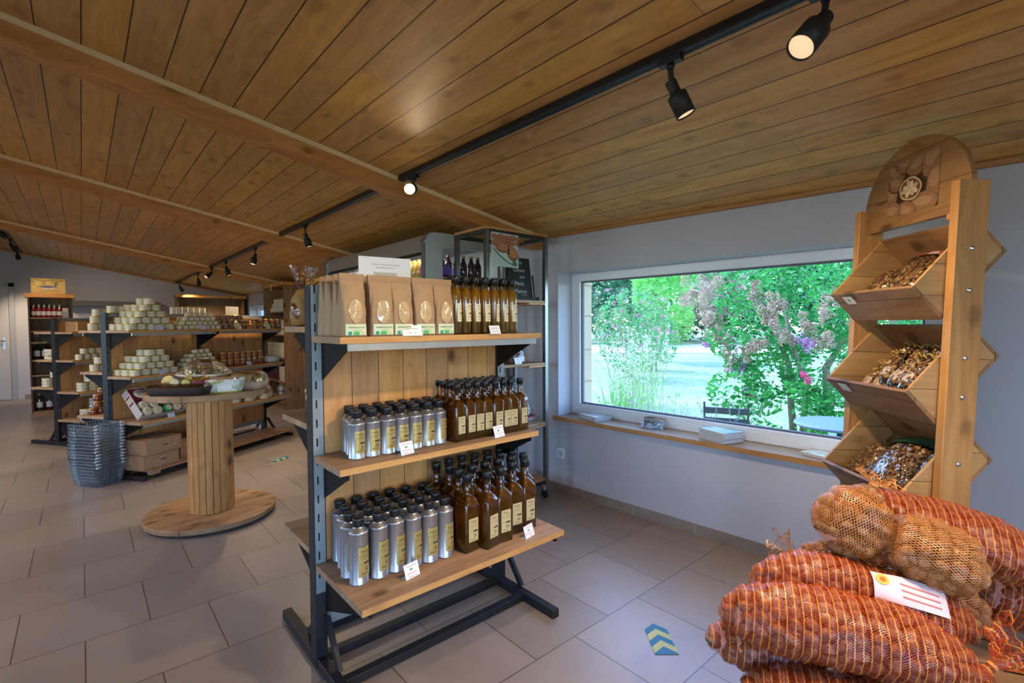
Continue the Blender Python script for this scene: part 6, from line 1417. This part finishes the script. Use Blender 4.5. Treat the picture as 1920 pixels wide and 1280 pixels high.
Rg = random.Random(21)
# crape myrtle beside the window
o = thing('crape_myrtle', 'flowering crape myrtle with glossy leaves and dry brown panicles just outside', 'tree', (7.1, 2.4, GZ))
off = Vector((7.1, 2.4, GZ))
def rel(p): return tuple(Vector(p) - off)
b = MB()
for c, r_, n_ in (((7.6, 2.72, 1.70), 1.0, 3000), ((7.3, 2.0, .72), .70, 1700), ((7.1, 3.1, 1.17), .55, 1000), ((6.75, 3.05, .45), .42, 700), ((7.45, 1.85, 1.85), .95, 2400), ((6.7, 2.47, .22), .55, 1200), ((7.9, 3.75, 2.15), .62, 1100), ((7.6, 2.4, 2.6), 1.1, 1800), ((7.2, 1.3, 1.2), .8, 1600), ((6.9, 1.7, .2), .6, 1000), ((7.1, 2.75, .75), .45, 800)):
    leaf_cloud(b, rel(c), r_, r_, r_ * .85, n_, .048, Rg)
tag(b.obj('leaf_crown', L_MY, o), kind='stuff')
b = MB()
limb(b, [rel((7.13, 2.48, GZ)), rel((7.05, 2.50, .3)), rel((7.11, 2.55, .8)), rel((7.30, 2.9, 1.45)), rel((7.5, 3.4, 2.0))], .05, .018); limb(b, [rel((7.15, 2.2, GZ)), rel((7.24, 2.12, .3)), rel((7.25, 2.16, .77)), rel((7.42, 2.0, 1.15)), rel((7.6, 1.8, 2.0))], .07, .02)
limb(b, [rel((7.0, 2.35, GZ)), rel((7.0, 2.3, .5)), rel((6.95, 2.5, 1.2)), rel((7.2, 2.7, 2.0))], .045, .015); limb(b, [rel((7.30, 2.9, 1.45)), rel((7.2, 3.5, 1.75)), rel((7.3, 4.1, 1.9))], .018, .008); b.obj('trunk', M_BARK, o)
def FRp(px, py, d):       # a point at distance d seen in the direction of one garden feature
    return CAM + (FW + RT * ((px - 960) / 928.1) - UP * ((py - 640) / 928.1)) * d
b = MB()
for c, r_, mi in (((7.41, 4.19, 1.90), .22, 0), ((7.30, 4.02, 1.66), .20, 0), ((7.45, 3.9, 2.05), .20, 0), ((7.32, 3.75, 1.45), .16, 0), ((6.8, 3.25, 1.05), .16, 0), ((6.7, 3.1, .88), .14, 0), ((6.65, 3.05, .72), .10, 2), ((6.6, 2.62, 1.42), .13, 0), ((6.55, 2.5, 1.32), .12, 0), ((6.5, 2.45, 1.65), .12, 0), ((6.5, 2.15, 1.36), .12, 0), ((6.55, 1.98, 1.15), .12, 0), ((6.5, 2.2, 1.1), .10, 2), ((6.45, 2.1, 1.12), .07, 2), ((7.0, 3.0, 1.85), .06, 1), ((6.5, 2.14, .70), .07, 1), ((6.5, 2.6, .60), .05, 1), ((6.5, 2.85, .45), .07, 2), ((6.52, 2.78, .40), .05, 1), ((6.55, 1.9, 1.65), .12, 0), ((6.75, 2.9, 1.75), .17, 0), ((6.8, 3.4, 1.35), .17, 0), ((6.9, 3.6, 1.8), .2, 0), ((6.6, 2.75, 1.1), .12, 0), ((6.5, 2.35, 1.2), .10, 0), ((6.5, 1.95, 1.45), .11, 0), ((6.6, 2.9, .95), .12, 0), ((6.7, 3.5, 1.05), .05, 2), ((6.9, 3.35, 1.45), .10, 0)):
    for q_ in range(6):
        cc_ = Vector(rel(c)) + Vector((Rg.uniform(-1, 1), Rg.uniform(-1, 1), Rg.uniform(-1, 1))) * r_ * .75
        leaf_cloud(b, tuple(cc_), r_ * .42, r_ * .42, r_ * Rg.uniform(.4, .75), int(110 * (r_ / .12) ** 2) + 12, .016, Rg, mi, .1)
tag(b.obj('flower_panicles', [M_PAN, M_PINK, M_LIL], o), kind='stuff')
def tree(name, lab, base, h, rc, n_, ls, lm, bark=M_BARK, tr=.14, stems=1, cz=.62, flowers=None, cat='tree', group=None):
    o = thing(name, lab, cat, tuple(base), group=group); b = MB()
    leaf_cloud(b, (0, 0, h * cz), rc, rc, h * (1 - cz), n_, ls, Rg, hollow=.45)
    for k in range(5): a = k * 1.3; leaf_cloud(b, (rc * .5 * math.cos(a), rc * .5 * math.sin(a), h * (cz - .08 + .07 * k)), rc * .55, rc * .55, h * .18, n_ // 8, ls, Rg)
    tag(b.obj('leaf_crown', lm, o), kind='stuff'); b = MB()
    for k in range(stems):
        a = 2 * PI * k / max(1, stems); q = tr * 1.6 if stems > 1 else 0
        limb(b, [(q * math.cos(a), q * math.sin(a), 0), (q * 1.5 * math.cos(a), q * 1.5 * math.sin(a), h * .2), (q * 2.6 * math.cos(a), q * 2.6 * math.sin(a), h * .55)], tr, tr * .4)
    b.obj('trunk', bark, o)
    if flowers:
        b = MB()
        for k in range(flowers[1]):
            a = Rg.uniform(0, 6.28); zz = Rg.uniform(.25, .98) * h; q = rc * Rg.uniform(.6, 1.05); leaf_cloud(b, (q * math.cos(a), q * math.sin(a), zz), flowers[2], flowers[2], flowers[2], 22, flowers[2] * .5, Rg)
        tag(b.obj('blossoms', flowers[0], o), kind='stuff')
    return o
tree('young_tree', 'young bright green tree with pale split trunk on the lawn', (18.58, 11.58, GZ), 4.6, 1.35, 3600, .10, L_BR, M_BARKP, .10, 3, .66)
tree('flowering_bush', 'tall bush with pink blossoms beyond the window, left side', (12.4, 8.85, GZ), 2.7, 1.05, 2000, .06, L_MD, tr=.05, stems=3, cz=.52, flowers=(P('pink_flower', (.72, .18, .38), .7), 46, .055), cat='bush')
tree('flowering_bush', 'smaller pink-flowered bush to the left of the young tree', (14.8, 9.6, GZ), 2.1, .8, 1200, .06, L_MD, tr=.05, stems=3, cz=.5, flowers=(P('pink_flower', (.72, .18, .38)), 20, .05), cat='bush')
for i, (x, y, h, rc, lm) in enumerate(((29.7, 22.0, 8.5, 3.3, L_DK), (31.2, 27.5, 9.5, 4.0, L_DK), (39.0, 24.6, 9.5, 4.2, L_MD), (44.1, 21.8, 9.0, 3.8, L_DK), (46.5, 18.0, 9.0, 4.0, L_MD), (46.0, 13.5, 9.0, 4.0, L_DK), (44.5, 9.0, 9.0, 4.0, L_MD), (50, 29, 12, 5.5, L_DK), (56, 22, 12, 6, L_MD), (57, 14, 12, 6, L_DK), (44, 34, 12, 6, L_DK), (54, 5, 12, 6, L_MD))):
    tree('distant_tree', ('dark', 'broad dark', 'mid-green', 'dark round', 'mid-green broad', 'dense dark', 'leafy mid-green', 'tall dark', 'tall mid-green', 'tall dense dark', 'tall shaded', 'tall pale')[i] + ' tree in the line beyond the gravel path, %s' % ('first from the left', 'behind the first', 'second from the left', 'third from the left', 'fourth from the left', 'fifth from the left', 'sixth from the left', 'rear row left', 'rear row middle', 'rear row right', 'rear row far left', 'rear row far right')[i], (x, y, GZ), h, rc, 2600, .26, lm, tr=.28, cz=.54, group='trees beyond the path')
tree('round_shrub', 'clipped round green shrub beside the trunks beyond the path', (33.5, 19.9, GZ), 3.0, 1.3, 1300, .12, L_BR, tr=.08, cz=.48, cat='shrub')
for i, (x, y) in enumerate(((36.3, 18.8), (37.3, 18.3), (36.9, 17.5))):
    tree('small_garden_tree', 'dark-trunked garden tree with mauve-brown crown beyond the path, %s' % ('left', 'middle', 'right')[i], (x, y, GZ), 6.0, 2.0, 1500, .16, leafmat('mauve_leaf%d' % i, (.30, .20, .18), (.46, .34, .26), 1.2), tr=.16, stems=2, cz=.66)
def stalks(name, lab, base, n, h, spread, rs, m1, m2, cat='plant', top=.016, tn_=4):
    o = thing(name, lab, cat, tuple(base)); b = MB(); c = MB()
    for _ in range(n):
        a = Rg.uniform(0, 6.28); q = spread * math.sqrt(Rg.random()) * .5; x, y = q * math.cos(a), q * math.sin(a); hh_ = h * Rg.uniform(.6, 1.05); dx, dy = Rg.gauss(0, spread * .32), Rg.gauss(0, spread * .32)
        b.tube([(x, y, 0), (x + dx * .4, y + dy * .4, hh_ * .55), (x + dx, y + dy, hh_)], rs, 4)
        for k in range(tn_): c_ = 1 - .09 * k; leaf_cloud(c, (x + dx * c_, y + dy * c_, hh_ * c_), top * 1.3, top * 1.3, top * 1.6, 5, top, Rg, 0, .2)
    b.obj('stems', m1, o); tag(c.obj('blossoms', m2, o), kind='stuff'); return o
M_STEM = P('plant_stem', (.26, .42, .16), .8); M_STG = P('grey_stem', (.30, .33, .30), .8)
stalks('gaura_clump', 'airy clump of white flower stalks at the left edge of the window view', (5.86, 4.16, GZ), 60, 1.45, .8, .003, M_STEM, P('white_petal', (.75, .70, .70), .7), top=.016)
stalks('gaura_clump', 'second airy clump of white flower stalks, farther from the house', (8.2, 5.6, GZ), 60, 1.5, .9, .004, M_STEM, P('white_petal', (.75, .70, .70)), top=.02)
stalks('grass_tuft', 'pale green leafy tuft low at the left edge of the window', (4.75, 3.45, GZ), 60, .9, .5, .003, M_STEM, L_BR, top=.02)
stalks('lavender_clump', 'grey lavender stalks just outside the window pane', (4.25, 2.85, GZ), 60, .95, .75, .0018, M_STG, P('lavender_spike', (.34, .33, .42), .8), top=.010, tn_=3)
stalks('lavender_clump', 'second clump of grey lavender stalks right of the first', (4.50, 2.30, GZ), 46, .88, .6, .0018, M_STG, P('lavender_spike', (.34, .33, .42)), top=.010, tn_=3)
# garden chair and table
M_GC = P('garden_metal', (.06, .075, .085), .5, .3)
o = thing('garden_chair', 'grey slatted folding chair in the garden just outside', 'chair', (4.60, 2.20, GZ), rad(25))
b = MB()
for y in (-.19, .19): b.bar((.12, y, .0), (-.05, y, .88), .018)
b.obj('back_frame', M_GC, o)
b = MB()
for y in (-.19, .19): b.bar((-.22, y, .0), (.16, y, .46), .018)
b.obj('front_leg', M_GC, o)
for z in (.80, .70): b = MB(); x = -.05 + (.88 - z) * .19; b.box((x - .012, -.20, z - .03), (x + .004, .20, z + .03)); b.obj('back_slat', M_GC, o, bev=.003)
b = MB()
for k in range(6): b.box((-.20 + k * .055, -.19, .45), (-.16 + k * .055, .19, .465))
b.obj('seat', M_GC, o)
o = thing('garden_table', 'round blue-grey metal table in the garden beside the chair', 'table', (5.10, 1.40, GZ))
b = MB(); b.lathe([(.355, .70), (.36, .705), (.36, .722), (.352, .727), (0, .727)], 48); b.obj('table_top', P('table_bluegrey', (.10, .16, .24), .45), o)
b = MB(); b.tube([(0, 0, .03), (0, 0, .70)], .025, 12); b.obj('pedestal', M_GC, o)
b = MB()
for k in range(3): a = k * 2.094; b.bar((0, 0, .03), (.26 * math.cos(a), .26 * math.sin(a), .015), .03)
b.obj('table_foot', M_GC, o)

# long hedge closing the garden
o = thing('garden_hedge', 'long dark hedge closing the garden behind the distant trees', 'hedge', (50, 20, GZ)); b = MB()
for k in range(16):
    t = k / 15; leaf_cloud(b, (-14 + 20 * t, 14 - 34 * t, 1.7), 2.4, 2.4, 2.2, 420, .28, Rg)
tag(b.obj('foliage', L_DK, o), kind='stuff')
